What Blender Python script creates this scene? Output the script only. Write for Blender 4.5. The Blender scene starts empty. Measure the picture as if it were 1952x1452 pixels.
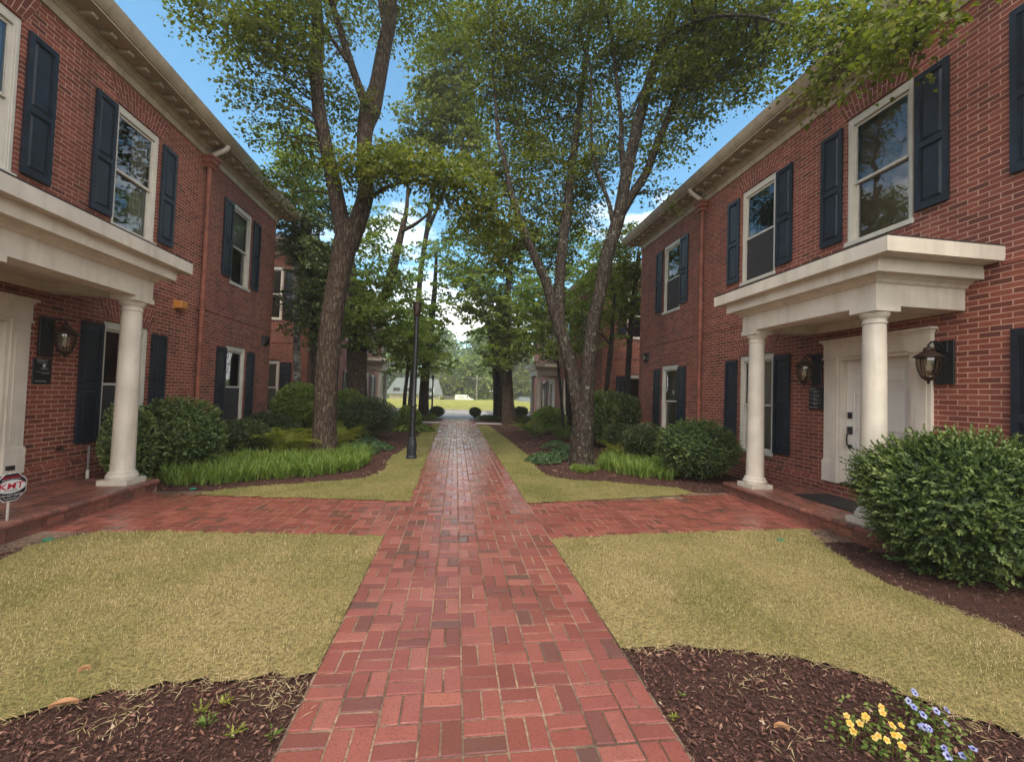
import bpy, bmesh, math, random
import numpy as np
from mathutils import Vector
random.seed(7); RNG = np.random.default_rng(11)
R = math.radians
scn = bpy.context.scene
COL = scn.collection

# ------------------------------------------------------------------ camera
F0, YAW, PIT, ROL, HC = 794.85, .13307, .030395, .032885, 1.65227
CX, CY = 976., 726.
_c, _s = math.cos(YAW), math.sin(YAW); _cp, _sp = math.cos(PIT), math.sin(PIT)
FW = np.array([_s*_cp, _c*_cp, _sp]); RT0 = np.array([_c, -_s, 0.]); UP0 = np.cross(RT0, FW)
_cr, _sr = math.cos(ROL), math.sin(ROL)
RT = _cr*RT0 + _sr*UP0; UP = -_sr*RT0 + _cr*UP0
CAM = np.array([0, 0, HC])
def ray(px, py): return FW + (px-CX)/F0*RT - (py-CY)/F0*UP
def at(px, py, Y):            # point of the plane y = Y seen at a pixel of the survey
    r = ray(px, py); return CAM + r*(Y/r[1])
def gz(px, py, z=0.):         # point of the plane z = z
    r = ray(px, py); return CAM + r*((z-HC)/r[2])
def depth(P): return float((np.array(P)-CAM) @ FW)

cd = bpy.data.cameras.new('camera'); cam = bpy.data.objects.new('camera', cd); COL.objects.link(cam)
from mathutils import Matrix
M = Matrix(((RT[0], UP[0], -FW[0], 0), (RT[1], UP[1], -FW[1], 0), (RT[2], UP[2], -FW[2], HC), (0, 0, 0, 1)))
cam.matrix_world = M
cd.sensor_fit = 'HORIZONTAL'; cd.sensor_width = 36; cd.lens = F0/1952*36
cd.clip_start = .05; cd.clip_end = 3000
scn.camera = cam

# ------------------------------------------------------------------ materials
class NT:
    def __init__(s, name):
        s.m = bpy.data.materials.new(name); s.m.use_nodes = True
        s.t = s.m.node_tree; s.t.nodes.clear()
        s.out = s.n('ShaderNodeOutputMaterial')
    def n(s, ty, **kw):
        x = s.t.nodes.new(ty)
        for k, v in kw.items(): setattr(x, k, v)
        return x
    def l(s, a, b): s.t.links.new(a, b)
    def val(s, sock, v): sock.default_value = v
    def noise(s, vec, scale, detail=4, rough=.55):
        x = s.n('ShaderNodeTexNoise'); x.inputs['Scale'].default_value = scale
        x.inputs['Detail'].default_value = detail; x.inputs['Roughness'].default_value = rough
        if vec is not None: s.l(vec, x.inputs['Vector'])
        return x.outputs['Fac']
    def ramp(s, fac, stops):
        x = s.n('ShaderNodeValToRGB'); e = x.color_ramp.elements
        while len(e) < len(stops): e.new(.5)
        for k, (p, c) in enumerate(stops):
            e[k].position = p; e[k].color = (*c, 1) if len(c) == 3 else c
        s.l(fac, x.inputs['Fac']); return x.outputs['Color']
    def mix(s, fac, a, b, mode='MIX'):
        x = s.n('ShaderNodeMix', data_type='RGBA', blend_type=mode)
        for sock, v in ((x.inputs['Factor'], fac), (x.inputs['A'], a), (x.inputs['B'], b)):
            if isinstance(v, (int, float)): sock.default_value = v
            elif isinstance(v, tuple): sock.default_value = (*v, 1)
            else: s.l(v, sock)
        return x.outputs['Result']
    def math(s, op, a, b=None):
        x = s.n('ShaderNodeMath', operation=op)
        for i, v in enumerate((a, b)):
            if v is None: continue
            if isinstance(v, (int, float)): x.inputs[i].default_value = v
            else: s.l(v, x.inputs[i])
        return x.outputs[0]
    def mapping(s, vec, scale=(1, 1, 1)):
        x = s.n('ShaderNodeMapping'); x.inputs['Scale'].default_value = scale; s.l(vec, x.inputs['Vector']); return x.outputs[0]
    def coord(s, which='Object'):
        return s.n('ShaderNodeTexCoord').outputs[which]
    def pos(s): return s.n('ShaderNodeNewGeometry').outputs['Position']
    def attr(s, name):
        return s.n('ShaderNodeAttribute', attribute_name=name).outputs['Fac']
    def bump(s, h, strength=.5, dist=.01):
        x = s.n('ShaderNodeBump'); x.inputs['Strength'].default_value = strength; x.inputs['Distance'].default_value = dist
        s.l(h, x.inputs['Height']); return x.outputs['Normal']
    def pbr(s, color, rough=.6, spec=.4, normal=None, metal=0.):
        x = s.n('ShaderNodeBsdfPrincipled')
        for sock, v in ((x.inputs['Base Color'], color), (x.inputs['Roughness'], rough)):
            if isinstance(v, tuple): sock.default_value = (*v, 1)
            elif isinstance(v, (int, float)): sock.default_value = v
            else: s.l(v, sock)
        x.inputs['Specular IOR Level'].default_value = spec; x.inputs['Metallic'].default_value = metal
        if normal is not None: s.l(normal, x.inputs['Normal'])
        return x
    def done(s, sh):
        s.l(sh.outputs[0] if hasattr(sh, 'outputs') else sh, s.out.inputs['Surface']); return s.m

def m_plain(name, c, rough=.55, spec=.4, var=.12, scale=6, bump=.15, metal=0., dirt=None):
    t = NT(name); p = t.pos()
    n1 = t.noise(p, scale, 6); n2 = t.noise(p, scale*14, 3)
    lo = tuple(x*(1-var*1.6) for x in c); hi = tuple(min(1, x*(1+var)) for x in c)
    col = t.ramp(n1, [(.3, lo), (.7, hi)])
    if dirt:
        st = t.noise(t.mapping(p, (7, 7, .8)), 1.0, 7, .65)
        col = t.mix(t.ramp(st, [(.48, (0, 0, 0)), (.72, (dirt[3],)*3)]), col, dirt[:3])
    h = t.math('ADD', t.math('MULTIPLY', n1, .6), t.math('MULTIPLY', n2, .4))
    r = t.math('ADD', rough-.08, t.math('MULTIPLY', n2, .16))
    return t.done(t.pbr(col, r, spec, t.bump(h, bump, .006), metal))

def m_brick_wall():
    t = NT('brick_wall'); uv = t.coord('UV'); p = t.pos()
    wob = t.n('ShaderNodeVectorMath', operation='MULTIPLY_ADD')
    nz = t.n('ShaderNodeTexNoise'); nz.inputs['Scale'].default_value = 9; t.l(uv, nz.inputs['Vector'])
    t.l(nz.outputs['Color'], wob.inputs[0]); wob.inputs[1].default_value = (.006, .006, 0); t.l(uv, wob.inputs[2])
    b = t.n('ShaderNodeTexBrick'); t.l(wob.outputs[0], b.inputs['Vector'])
    b.offset = .5; b.inputs['Scale'].default_value = 1; b.inputs['Brick Width'].default_value = .212
    b.inputs['Row Height'].default_value = .0677; b.inputs['Mortar Size'].default_value = .0066
    b.inputs['Mortar Smooth'].default_value = .25; b.inputs['Bias'].default_value = 0
    b.inputs['Color1'].default_value = (0, 0, 0, 1); b.inputs['Color2'].default_value = (1, 1, 1, 1); b.inputs['Mortar'].default_value = (.5, .5, .5, 1)
    col = t.ramp(b.outputs['Color'], [(0, (.09, .029, .023)), (.22, (.18, .046, .032)), (.6, (.245, .061, .041)), (1, (.31, .09, .06))])
    big = t.noise(p, .9, 5); fine = t.noise(p, 60, 4); mid = t.noise(p, 11, 4)
    col = t.mix(t.math('MULTIPLY', mid, .35), col, (.13, .038, .03))
    col = t.mix(t.ramp(fine, [(.42, (0,)*3), (.7, (.35,)*3)]), col, (.30, .12, .09))
    mort = t.ramp(t.noise(p, 5, 5), [(.3, (.44, .25, .18)), (.7, (.60, .37, .27))])
    mort = t.mix(t.ramp(big, [(.42, (0,)*3), (.65, (.3,)*3)]), mort, (.28, .15, .12))
    # mortar lost / weathered in places
    thin = t.ramp(t.noise(p, 3.1, 6), [(.5, (0,)*3), (.72, (.3,)*3)])
    fac = t.math('MULTIPLY', b.outputs['Fac'], t.math('SUBTRACT', 1.0, thin))
    c2 = t.mix(fac, col, mort)
    stain = t.ramp(t.noise(t.mapping(p, (1.6, 1.6, .30)), 1.0, 7, .65), [(.46, (0,)*3), (.72, (.42,)*3)])
    eff = t.ramp(t.noise(t.mapping(p, (.9, .9, .7)), 1.3, 7, .7), [(.58, (0,)*3), (.75, (.22,)*3)]); c2 = t.mix(eff, c2, (.42, .27, .21))
    c2 = t.mix(stain, c2, (.07, .03, .025))
    h = t.math('ADD', t.math('MULTIPLY', t.math('SUBTRACT', 1.0, b.outputs['Fac']), .8), t.math('MULTIPLY', fine, .35))
    return t.done(t.pbr(c2, .78, .3, t.bump(h, .8, .006)))

def m_rnd(name, stops, rough=.7, spec=.3, wet=None, bump=.5, fine=70, dist=.004, specks=None):
    t = NT(name); p = t.pos(); a = t.attr('rnd')
    col = t.ramp(a, stops); n1 = t.noise(p, fine, 5); n2 = t.noise(p, 5, 5)
    col = t.mix(t.math('MULTIPLY', n2, .4), col, tuple(x*.55 for x in stops[len(stops)//2][1]))
    pt = t.ramp(t.noise(p, 2.3, 7, .65), [(.5, (0,)*3), (.72, (.4,)*3)]); col = t.mix(pt, col, tuple(x*.45 for x in stops[len(stops)//2][1]))
    if specks: col = t.mix(t.ramp(n1, [(.52, (0,)*3), (.68, (.62,)*3)]), col, specks)
    r = rough
    if wet is not None:
        w = t.noise(p, 1.3, 5, .6); r = t.ramp(w, [(.42, (wet,)*3), (.72, (rough,)*3)])
    return t.done(t.pbr(col, r, spec, t.bump(n1, bump, dist)))

def m_leaf(name, stops, trans=.35, tint=(1.1, 1.25, .55), rough=.5, spec=.3):
    t = NT(name); p = t.pos(); a = t.attr('rnd'); n = t.noise(p, .9, 3)
    f = t.math('ADD', t.math('MULTIPLY', a, .62), t.math('MULTIPLY', n, .42))
    col = t.ramp(f, stops)
    pb = t.pbr(col, rough, spec)
    tr = t.n('ShaderNodeBsdfTranslucent'); t.l(t.mix(1.0, col, tint, 'MULTIPLY'), tr.inputs['Color'])
    mx = t.n('ShaderNodeMixShader'); mx.inputs[0].default_value = trans
    t.l(pb.outputs[0], mx.inputs[1]); t.l(tr.outputs[0], mx.inputs[2])
    return t.done(mx)

def m_bark(name, lo, hi, lichen=None, lscale=7, lthr=.58):
    t = NT(name); p = t.pos()
    v = t.n('ShaderNodeTexVoronoi', feature='DISTANCE_TO_EDGE'); v.inputs['Scale'].default_value = 1
    wv = t.n('ShaderNodeVectorMath', operation='MULTIPLY_ADD'); nz = t.n('ShaderNodeTexNoise'); nz.inputs['Scale'].default_value = 8
    t.l(p, nz.inputs['Vector']); t.l(nz.outputs['Color'], wv.inputs[0]); wv.inputs[1].default_value = (.05, .05, .12); t.l(p, wv.inputs[2])
    t.l(t.mapping(wv.outputs[0], (17, 17, 3.2)), v.inputs['Vector'])
    rid = t.ramp(v.outputs['Distance'], [(0, (0,)*3), (.28, (1,)*3)])
    n = t.noise(t.mapping(p, (30, 30, 10)), 1, 6); big = t.noise(p, 2.2, 4)
    f = t.math('ADD', t.math('MULTIPLY', rid, .45), t.math('MULTIPLY', n, .55))
    col = t.ramp(f, [(.15, tuple(x*.35 for x in lo)), (.45, lo), (.8, hi)])
    col = t.mix(t.math('MULTIPLY', big, .5), col, tuple(x*.6 for x in lo))
    if lichen:
        ln = t.noise(p, lscale, 6, .7)
        col = t.mix(t.ramp(ln, [(lthr-.03, (0,)*3), (lthr+.05, (.85,)*3)]), col, lichen)
        ln2 = t.noise(p, lscale*3.2, 4, .6)
        col = t.mix(t.ramp(ln2, [(.63, (0,)*3), (.68, (.9,)*3)]), col, (.22, .225, .19))
    return t.done(t.pbr(col, .9, .15, t.bump(f, 1.0, .03)))

def m_glass():
    t = NT('window_glass')
    fr = t.n('ShaderNodeFresnel'); fr.inputs['IOR'].default_value = 1.62
    nb = t.bump(t.noise(t.pos(), 1.7, 2), .18, .02)
    g = t.n('ShaderNodeBsdfGlossy'); g.inputs['Roughness'].default_value = .02; g.inputs['Color'].default_value = (.95, .97, 1, 1)
    t.l(nb, g.inputs['Normal']); t.l(nb, fr.inputs['Normal'])
    tr = t.n('ShaderNodeBsdfTransparent'); tr.inputs['Color'].default_value = (.82, .84, .82, 1)
    mx = t.n('ShaderNodeMixShader'); k = t.math('ADD', t.math('MULTIPLY', fr.outputs[0], 1.0), .03)
    t.l(k, mx.inputs[0]); t.l(tr.outputs[0], mx.inputs[1]); t.l(g.outputs[0], mx.inputs[2])
    return t.done(mx)

def m_lamp_glass():
    t = NT('lantern_glass')
    g = t.n('ShaderNodeBsdfGlossy'); g.inputs['Roughness'].default_value = .12
    tr = t.n('ShaderNodeBsdfTransparent'); tr.inputs['Color'].default_value = (.62, .55, .47, 1)
    mx = t.n('ShaderNodeMixShader'); mx.inputs[0].default_value = .16
    t.l(tr.outputs[0], mx.inputs[1]); t.l(g.outputs[0], mx.inputs[2]); return t.done(mx)

def m_lawn():
    t = NT('lawn_soil'); p = t.pos(); a = t.noise(p, 1.1, 6); b = t.noise(p, 45, 4)
    col = t.ramp(a, [(.32, (.18, .16, .05)), (.5, (.28, .22, .09)), (.68, (.36, .27, .125))])
    col = t.mix(t.ramp(b, [(.35, (.65,)*3), (.6, (0,)*3)]), col, (.06, .05, .022))
    return t.done(t.pbr(col, .95, .1, t.bump(b, 1, .02)))
def m_mulch():
    t = NT('mulch'); p = t.pos(); b = t.noise(p, 55, 6, .7); a = t.noise(p, 3, 5)
    col = t.ramp(b, [(.3, (.03, .016, .014)), (.5, (.09, .045, .036)), (.68, (.17, .085, .066)), (.85, (.30, .18, .13))])
    col = t.mix(t.math('MULTIPLY', a, .35), col, (.035, .018, .014))
    return t.done(t.pbr(col, .92, .15, t.bump(b, 1, .03)))
def m_joint():
    t = NT('joint_sand'); p = t.pos(); n = t.noise(p, 40, 5); a = t.noise(p, 1.6, 5)
    col = t.ramp(n, [(.3, (.16, .10, .07)), (.7, (.42, .29, .20))])
    col = t.mix(t.ramp(a, [(.42, (0,)*3), (.6, (.8,)*3)]), col, (.045, .032, .026))
    return t.done(t.pbr(col, .9, .2, t.bump(n, .6, .004)))

MT = {}
MT['wall'] = m_brick_wall()
BR = [(0, (.07, .045, .042)), (.10, (.12, .058, .045)), (.3, (.185, .052, .038)), (.65, (.235, .060, .044)), (1, (.31, .085, .05))]
MT['paver'] = m_rnd('paver_brick', [(0, (.13, .075, .06)), (.04, (.17, .075, .058)), (.12, (.22, .072, .056)), (.55, (.30, .090, .068)), (.85, (.34, .112, .086)), (1, (.38, .135, .10))], rough=.30, spec=1.0, wet=.10, bump=.4, fine=95, specks=(.10, .04, .03))
MT['arch'] = m_rnd('arch_brick', [(0, (.14, .042, .032)), (.5, (.20, .055, .040)), (1, (.25, .075, .052))], rough=.8, specks=(.28, .11, .08))
MT['mortar'] = m_plain('mortar', (.55, .36, .28), .9, .2, .25, 9, .4)
MT['joint'] = m_joint()
MT['porchbrick'] = m_rnd('porch_brick', [(0, (.12, .06, .05)), (.5, (.24, .095, .072)), (1, (.34, .13, .09))], rough=.5, spec=.5, wet=.25, specks=(.2, .1, .08))
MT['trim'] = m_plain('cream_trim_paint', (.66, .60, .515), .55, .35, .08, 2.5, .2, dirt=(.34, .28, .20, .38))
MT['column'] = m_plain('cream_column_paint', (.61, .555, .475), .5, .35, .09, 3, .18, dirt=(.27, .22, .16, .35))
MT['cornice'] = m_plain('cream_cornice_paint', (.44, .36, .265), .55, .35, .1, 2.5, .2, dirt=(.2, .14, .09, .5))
MT['white'] = m_plain('white_window_paint', (.60, .56, .49), .45, .4, .06, 4, .1, dirt=(.4, .35, .28, .25))
MT['door'] = m_plain('white_door_paint', (.72, .70, .65), .4, .45, .03, 3, .05)
MT['shutter'] = m_plain('navy_shutter_paint', (.013, .019, .032), .42, .5, .3, 5, .25)
MT['pipe'] = m_plain('rust_downspout_paint', (.25, .085, .055), .6, .3, .25, 4, .3, dirt=(.16, .06, .04, .5))
MT['roof'] = m_plain('roof_shingle', (.05, .045, .042), .9, .2, .3, 20, .6)
MT['black'] = m_plain('black_metal', (.012, .013, .016), .42, .5, .3, 12, .1)
MT['lamppost'] = m_plain('blue_black_metal', (.018, .021, .03), .45, .5, .3, 9, .15)
MT['bronze'] = m_plain('bronze_metal', (.055, .035, .026), .4, .5, .3, 15, .1, metal=.4)
MT['glass'] = m_glass(); MT['lglass'] = m_lamp_glass()
MT['bulb'] = m_plain('frosted_bulb', (.8, .78, .74), .4, .5, .02)
MT['room'] = m_plain('room_paint', (.62, .50, .35), .9, .2, .1, 2)
MT['shade'] = m_plain('tan_roller_shade', (.22, .16, .105), .8, .2, .12, 3)
MT['dark'] = m_plain('dark_room', (.05, .045, .04), .9, .2, .2, 2)
MT['blind'] = m_plain('blind_slat', (.62, .60, .53), .6, .3, .05, 4)
MT['screen'] = m_plain('insect_screen', (.045, .042, .045), .8, .2, .1, 9)
MT['plaque'] = m_plain('black_plaque', (.012, .013, .017), .35, .5, .2, 8)
MT['letter'] = m_plain('white_lettering', (.62, .62, .62), .6, .3, .05)
MT['red'] = m_plain('red_lettering', (.45, .015, .04), .5, .3, .05)
MT['orange'] = m_plain('amber_plastic', (.50, .20, .04), .4, .5, .2, 12)
MT['concrete'] = m_plain('concrete', (.42, .385, .35), .95, .1, .15, 4, .4)
MT['asphalt'] = m_plain('asphalt', (.19, .175, .17), .95, .1, .15, 8, .4)
MT['lawn'] = m_lawn(); MT['mulch'] = m_mulch()
MT['hill'] = m_plain('sunny_lawn', (.30, .29, .075), .95, .1, .18, 1.2, .5)
MT['farsoil'] = m_plain('far_ground', (.10, .11, .04), .95, .1, .3, .6, .5)
MT['blade'] = m_leaf('lawn_blade', [(.08, (.12, .17, .05)), (.30, (.26, .285, .10)), (.58, (.49, .40, .21)), (.9, (.66, .53, .35))], .3, (1.1, 1.05, .6), .7, .15)
MT['chip'] = m_rnd('bark_chip', [(0, (.035, .018, .016)), (.4, (.115, .054, .044)), (.72, (.22, .108, .080)), (.9, (.38, .23, .16)), (1, (.62, .48, .36))], rough=.85, spec=.2, bump=.5, fine=90)
MT['maple'] = m_leaf('maple_leaf', [(.1, (.065, .090, .016)), (.45, (.13, .155, .026)), (.75, (.22, .225, .044)), (.95, (.31, .29, .075))], .5)
MT['maple_light'] = m_leaf('light_maple_leaf', [(.1, (.10, .15, .03)), (.5, (.18, .235, .048)), (.9, (.32, .36, .10))], .55)
MT['holly'] = m_leaf('holly_leaf', [(.1, (.03, .055, .016)), (.5, (.075, .115, .028)), (.9, (.17, .22, .06))], .22, (1.1, 1.3, .5), .35, .5)
MT['fartree'] = m_leaf('far_leaf', [(.1, (.12, .17, .07)), (.5, (.21, .28, .11)), (.9, (.36, .42, .19))], .5)
MT['yew'] = m_leaf('yew_leaf', [(.15, (.025, .048, .016)), (.45, (.068, .115, .032)), (.7, (.14, .19, .048)), (.95, (.25, .30, .08))], .22, (1.1, 1.3, .5), .45, .4)
MT['box'] = m_leaf('boxwood_leaf', [(.15, (.035, .065, .02)), (.45, (.10, .155, .04)), (.8, (.22, .28, .085))], .2, (1.1, 1.3, .5), .38, .5)
MT['darkhedge'] = m_leaf('dark_hedge_leaf', [(.15, (.018, .032, .011)), (.5, (.042, .066, .02)), (.9, (.10, .135, .042))], .2, (1.1, 1.3, .5), .4, .4)
MT['bright'] = m_leaf('bright_shrub_leaf', [(.15, (.06, .10, .018)), (.5, (.125, .185, .035)), (.9, (.25, .31, .08))], .35)
MT['fern'] = m_leaf('fern_frond', [(.15, (.12, .16, .025)), (.5, (.24, .26, .04)), (.9, (.42, .40, .09))], .38)
MT['darkfern'] = m_leaf('green_fern_frond', [(.15, (.045, .09, .018)), (.5, (.08, .14, .028)), (.9, (.16, .22, .05))], .35)
MT['hosta'] = m_leaf('hosta_leaf', [(.15, (.04, .085, .035)), (.5, (.07, .13, .05)), (.9, (.13, .20, .085))], .3)
MT['liriope'] = m_leaf('liriope_blade', [(.1, (.075, .14, .025)), (.5, (.17, .25, .045)), (.9, (.32, .38, .10))], .32, (1.1, 1.25, .5), .45, .35)
MT['bark1'] = m_bark('maple_bark', (.062, .043, .032), (.155, .112, .085), (.21, .19, .155), 9, .62)
MT['bark2'] = m_bark('lichen_bark', (.040, .031, .025), (.10, .078, .06), (.20, .205, .165), 10, .60)
MT['bark3'] = m_bark('dark_bark', (.028, .023, .02), (.07, .058, .048))
MT['bark4'] = m_bark('pale_bark', (.12, .105, .085), (.26, .235, .20), (.40, .40, .34), 5, .52)

# ------------------------------------------------------------------ mesh helpers
ORG = {}
def link(o, parent=None):
    COL.objects.link(o)
    if parent is not None: o.parent = parent
    return o
def tag(o, label=None, cat=None, group=None, kind=None):
    if label: o['label'] = label
    if cat: o['category'] = cat
    if group: o['group'] = group
    if kind: o['kind'] = kind
    return o
def thing(name, label, cat, loc=(0, 0, 0), group=None):
    o = bpy.data.objects.new(name, None); o.empty_display_size = .2
    o.location = tuple(float(x) for x in loc); link(o); ORG[o] = np.array(o.location)
    return tag(o, label, cat, group)
def root_of(o):
    while o.parent is not None: o = o.parent
    return o

class MB:
    def __init__(s): s.v = []; s.f = []; s.r = []; s.m = []; s.uv = []
    def face(s, pts, r=.5, m=0, uv=None):
        i = len(s.v); s.v += [tuple(map(float, p)) for p in pts]; s.f.append(tuple(range(i, i+len(pts)))); s.r.append(r); s.m.append(m); s.uv.append(uv)
    def hexa(s, c, r=.5, m=0):      # 8 corners: bottom ring 0-3, top ring 4-7
        i = len(s.v); s.v += [tuple(map(float, p)) for p in c]
        for q in ((3, 2, 1, 0), (4, 5, 6, 7), (0, 1, 5, 4), (1, 2, 6, 5), (2, 3, 7, 6), (3, 0, 4, 7)):
            s.f.append(tuple(i+k for k in q)); s.r.append(r); s.m.append(m); s.uv.append(None)
    def box(s, x0, x1, y0, y1, z0, z1, r=.5, m=0):
        s.hexa([(x0, y0, z0), (x1, y0, z0), (x1, y1, z0), (x0, y1, z0), (x0, y0, z1), (x1, y0, z1), (x1, y1, z1), (x0, y1, z1)], r, m)
    def rings(s, rings, r=.5, m=0, cap=True, closed=True):
        i = len(s.v); n = len(rings[0])
        for g in rings: s.v += [tuple(map(float, p)) for p in g]
        for a in range(len(rings)-1):
            for k in range(n if closed else n-1):
                k2 = (k+1) % n
                s.f.append((i+a*n+k, i+a*n+k2, i+(a+1)*n+k2, i+(a+1)*n+k)); s.r.append(r); s.m.append(m); s.uv.append(None)
        if cap and closed:
            s.f.append(tuple(i+k for k in reversed(range(n)))); s.f.append(tuple(i+(len(rings)-1)*n+k for k in range(n)))
            s.r += [r, r]; s.m += [m, m]; s.uv += [None, None]
    def lathe(s, cx, cy, prof, n=24, r=.5, m=0):
        s.rings([[(cx+rr*math.cos(2*math.pi*k/n), cy+rr*math.sin(2*math.pi*k/n), z) for k in range(n)] for rr, z in prof], r, m)
    def tube(s, pts, rad, n=10, r=.5, m=0, wob=0.):
        P = [Vector(tuple(map(float, p))) for p in pts]; rings = []
        T0 = (P[1]-P[0]).normalized(); nx = T0.orthogonal().normalized()
        for k, p in enumerate(P):
            T = ((P[min(k+1, len(P)-1)]-P[max(k-1, 0)])).normalized()
            nx = (nx - T*nx.dot(T)).normalized(); ny = T.cross(nx)
            q = rad[k] if hasattr(rad, '__len__') else rad; g = []
            for a in range(n):
                th = 2*math.pi*a/n; rr = q
                if wob: rr *= 1 + wob*(math.sin(3*th+k*.21+1.3)+.6*math.sin(5*th-k*.37)+.5*math.sin(9*th+k*.5)+random.uniform(-.5, .5))*.5
                g.append(p + nx*math.cos(th)*rr + ny*math.sin(th)*rr)
            rings.append(g)
        s.rings(rings, r, m)
    def build(s, name, mats, parent=None, smooth=False, bevel=0., fix=True, org=None):
        me = bpy.data.meshes.new(name)
        o3 = org if org is not None else (ORG[root_of(parent)] if parent is not None else np.zeros(3))
        V = np.array(s.v, dtype=float) - o3
        me.from_pydata(V.tolist(), [], s.f)
        for m in (mats if isinstance(mats, (list, tuple)) else [mats]): me.materials.append(m)
        me.polygons.foreach_set('material_index', s.m)
        if fix or bevel:
            bm = bmesh.new(); bm.from_mesh(me)
            lay = bm.faces.layers.float.new('rnd')
            for f, r in zip(bm.faces, s.r): f[lay] = r
            if any(u is not None for u in s.uv):
                ul = bm.loops.layers.uv.new('UVMap')
                for f, u in zip(bm.faces, s.uv):
                    if u is not None:
                        for lp, q in zip(f.loops, u): lp[ul].uv = q
            if bevel:
                bmesh.ops.remove_doubles(bm, verts=bm.verts, dist=1e-6)
                bmesh.ops.bevel(bm, geom=list(bm.edges), offset=bevel, segments=1, affect='EDGES', clamp_overlap=True)
            if fix: bmesh.ops.recalc_face_normals(bm, faces=bm.faces)
            bm.to_mesh(me); bm.free()
        else:
            a = me.attributes.new('rnd', 'FLOAT', 'FACE'); a.data.foreach_set('value', s.r)
            if any(u is not None for u in s.uv):
                ul = me.uv_layers.new(name='UVMap'); fl = []
                for f, u in zip(s.f, s.uv): fl += [c for q in (u or [(0, 0)]*len(f)) for c in q]
                ul.data.foreach_set('uv', fl)
        if smooth:
            me.shade_smooth(); me.set_sharp_from_angle(angle=R(38))
        o = bpy.data.objects.new(name, me); link(o, parent)
        if parent is None: ORG[o] = np.zeros(3)
        return o

def raw_mesh(name, V, tris, rnd, mat, parent=None, per=1, smooth=False):
    """V (n,3), tris (m,k) -> one object, with a value per face"""
    me = bpy.data.meshes.new(name); V = np.asarray(V, np.float32)
    if parent is not None: V = V - ORG[root_of(parent)].astype(np.float32)
    n, (m, k) = len(V), tris.shape
    me.vertices.add(n); me.vertices.foreach_set('co', V.ravel())
    me.loops.add(m*k); me.loops.foreach_set('vertex_index', tris.astype(np.int32).ravel())
    me.polygons.add(m); me.polygons.foreach_set('loop_start', np.arange(0, m*k, k, dtype=np.int32))
    me.polygons.foreach_set('loop_total', np.full(m, k, np.int32))
    me.update(calc_edges=True); me.validate()
    a = me.attributes.new('rnd', 'FLOAT', 'FACE'); a.data.foreach_set('value', np.asarray(rnd, np.float32))
    me.materials.append(mat)
    if smooth: me.shade_smooth()
    o = bpy.data.objects.new(name, me); link(o, parent)
    if parent is None: ORG[o] = np.zeros(3)
    return o

def unit(a): return a/np.maximum(np.linalg.norm(a, axis=-1, keepdims=True), 1e-9)
def leaf_mesh(name, C, D, N, L, W, mat, parent=None, fold=.18, rnd=None, extra=None):
    """one folded leaf (two triangles) per row: centre C, direction D, normal N, length L, width W"""
    n = len(C); D = unit(D); S = unit(np.cross(D, N)); N = np.cross(S, D)
    L = np.asarray(L).reshape(-1, 1)*np.ones((n, 1)); W = np.asarray(W).reshape(-1, 1)*np.ones((n, 1))
    b = C - D*L*.5; t = C + D*L*.5 - N*L*.08; l = C - D*L*.05 + S*W*.5 + N*W*fold; r = C - D*L*.05 - S*W*.5 + N*W*fold
    V = np.stack([b, l, t, r], 1).reshape(-1, 3); i = np.arange(n)[:, None]*4
    T = np.stack([np.concatenate([i, i+2, i+1], 1), np.concatenate([i, i+3, i+2], 1)], 1).reshape(-1, 3)
    rr = RNG.random(n) if rnd is None else rnd
    return raw_mesh(name, V, T, np.repeat(rr, 2), mat, parent)

def inpoly(P, poly):
    x, y = P[:, 0], P[:, 1]; c = np.zeros(len(P), bool); n = len(poly)
    for i in range(n):
        x1, y1 = poly[i][:2]; x2, y2 = poly[(i+1) % n][:2]
        if y1 == y2: continue
        k = ((y1 > y) != (y2 > y)) & (x < (x2-x1)*(y-y1)/(y2-y1)+x1); c ^= k
    return c
def scatter(poly, dens, holes=()):
    a = np.array([p[:2] for p in poly]); lo, hi = a.min(0), a.max(0)
    n = int(np.prod(hi-lo)*dens); P = lo + RNG.random((n, 2))*(hi-lo)
    k = inpoly(P, a)
    for h in holes: k &= ~inpoly(P, h)
    return P[k]
def smooth_noise(P, s, seed=0):
    r = np.random.default_rng(seed); o = np.zeros(len(P))
    for k in range(7):
        d = r.normal(size=2)*s*(1+k*.55); o += np.sin(P[:, 0]*d[0]+P[:, 1]*d[1]+r.random()*6.28)/(1+k*.45)
    return o/3.2

# ------------------------------------------------------------------ facade frames
class Fr:
    """u along the wall, d out of the wall, z up"""
    def __init__(s, o, a, n): s.o = np.array(o, float); s.a = np.array(a, float); s.n = np.array(n, float)
    def __call__(s, u, d, z): return s.o + s.a*u + s.n*d + np.array([0, 0, z])
def fbox(mb, F, u0, u1, d0, d1, z0, z1, r=.5, m=0):
    mb.hexa([F(u0, d0, z0), F(u1, d0, z0), F(u1, d1, z0), F(u0, d1, z0), F(u0, d0, z1), F(u1, d0, z1), F(u1, d1, z1), F(u0, d1, z1)], r, m)
def fquad(mb, F, u0, u1, d, z0, z1, uoff=0, **k):
    mb.face([F(u0, d, z0), F(u1, d, z0), F(u1, d, z1), F(u0, d, z1)], uv=[(u0+uoff, z0), (u1+uoff, z0), (u1+uoff, z1), (u0+uoff, z1)], **k)

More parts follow.
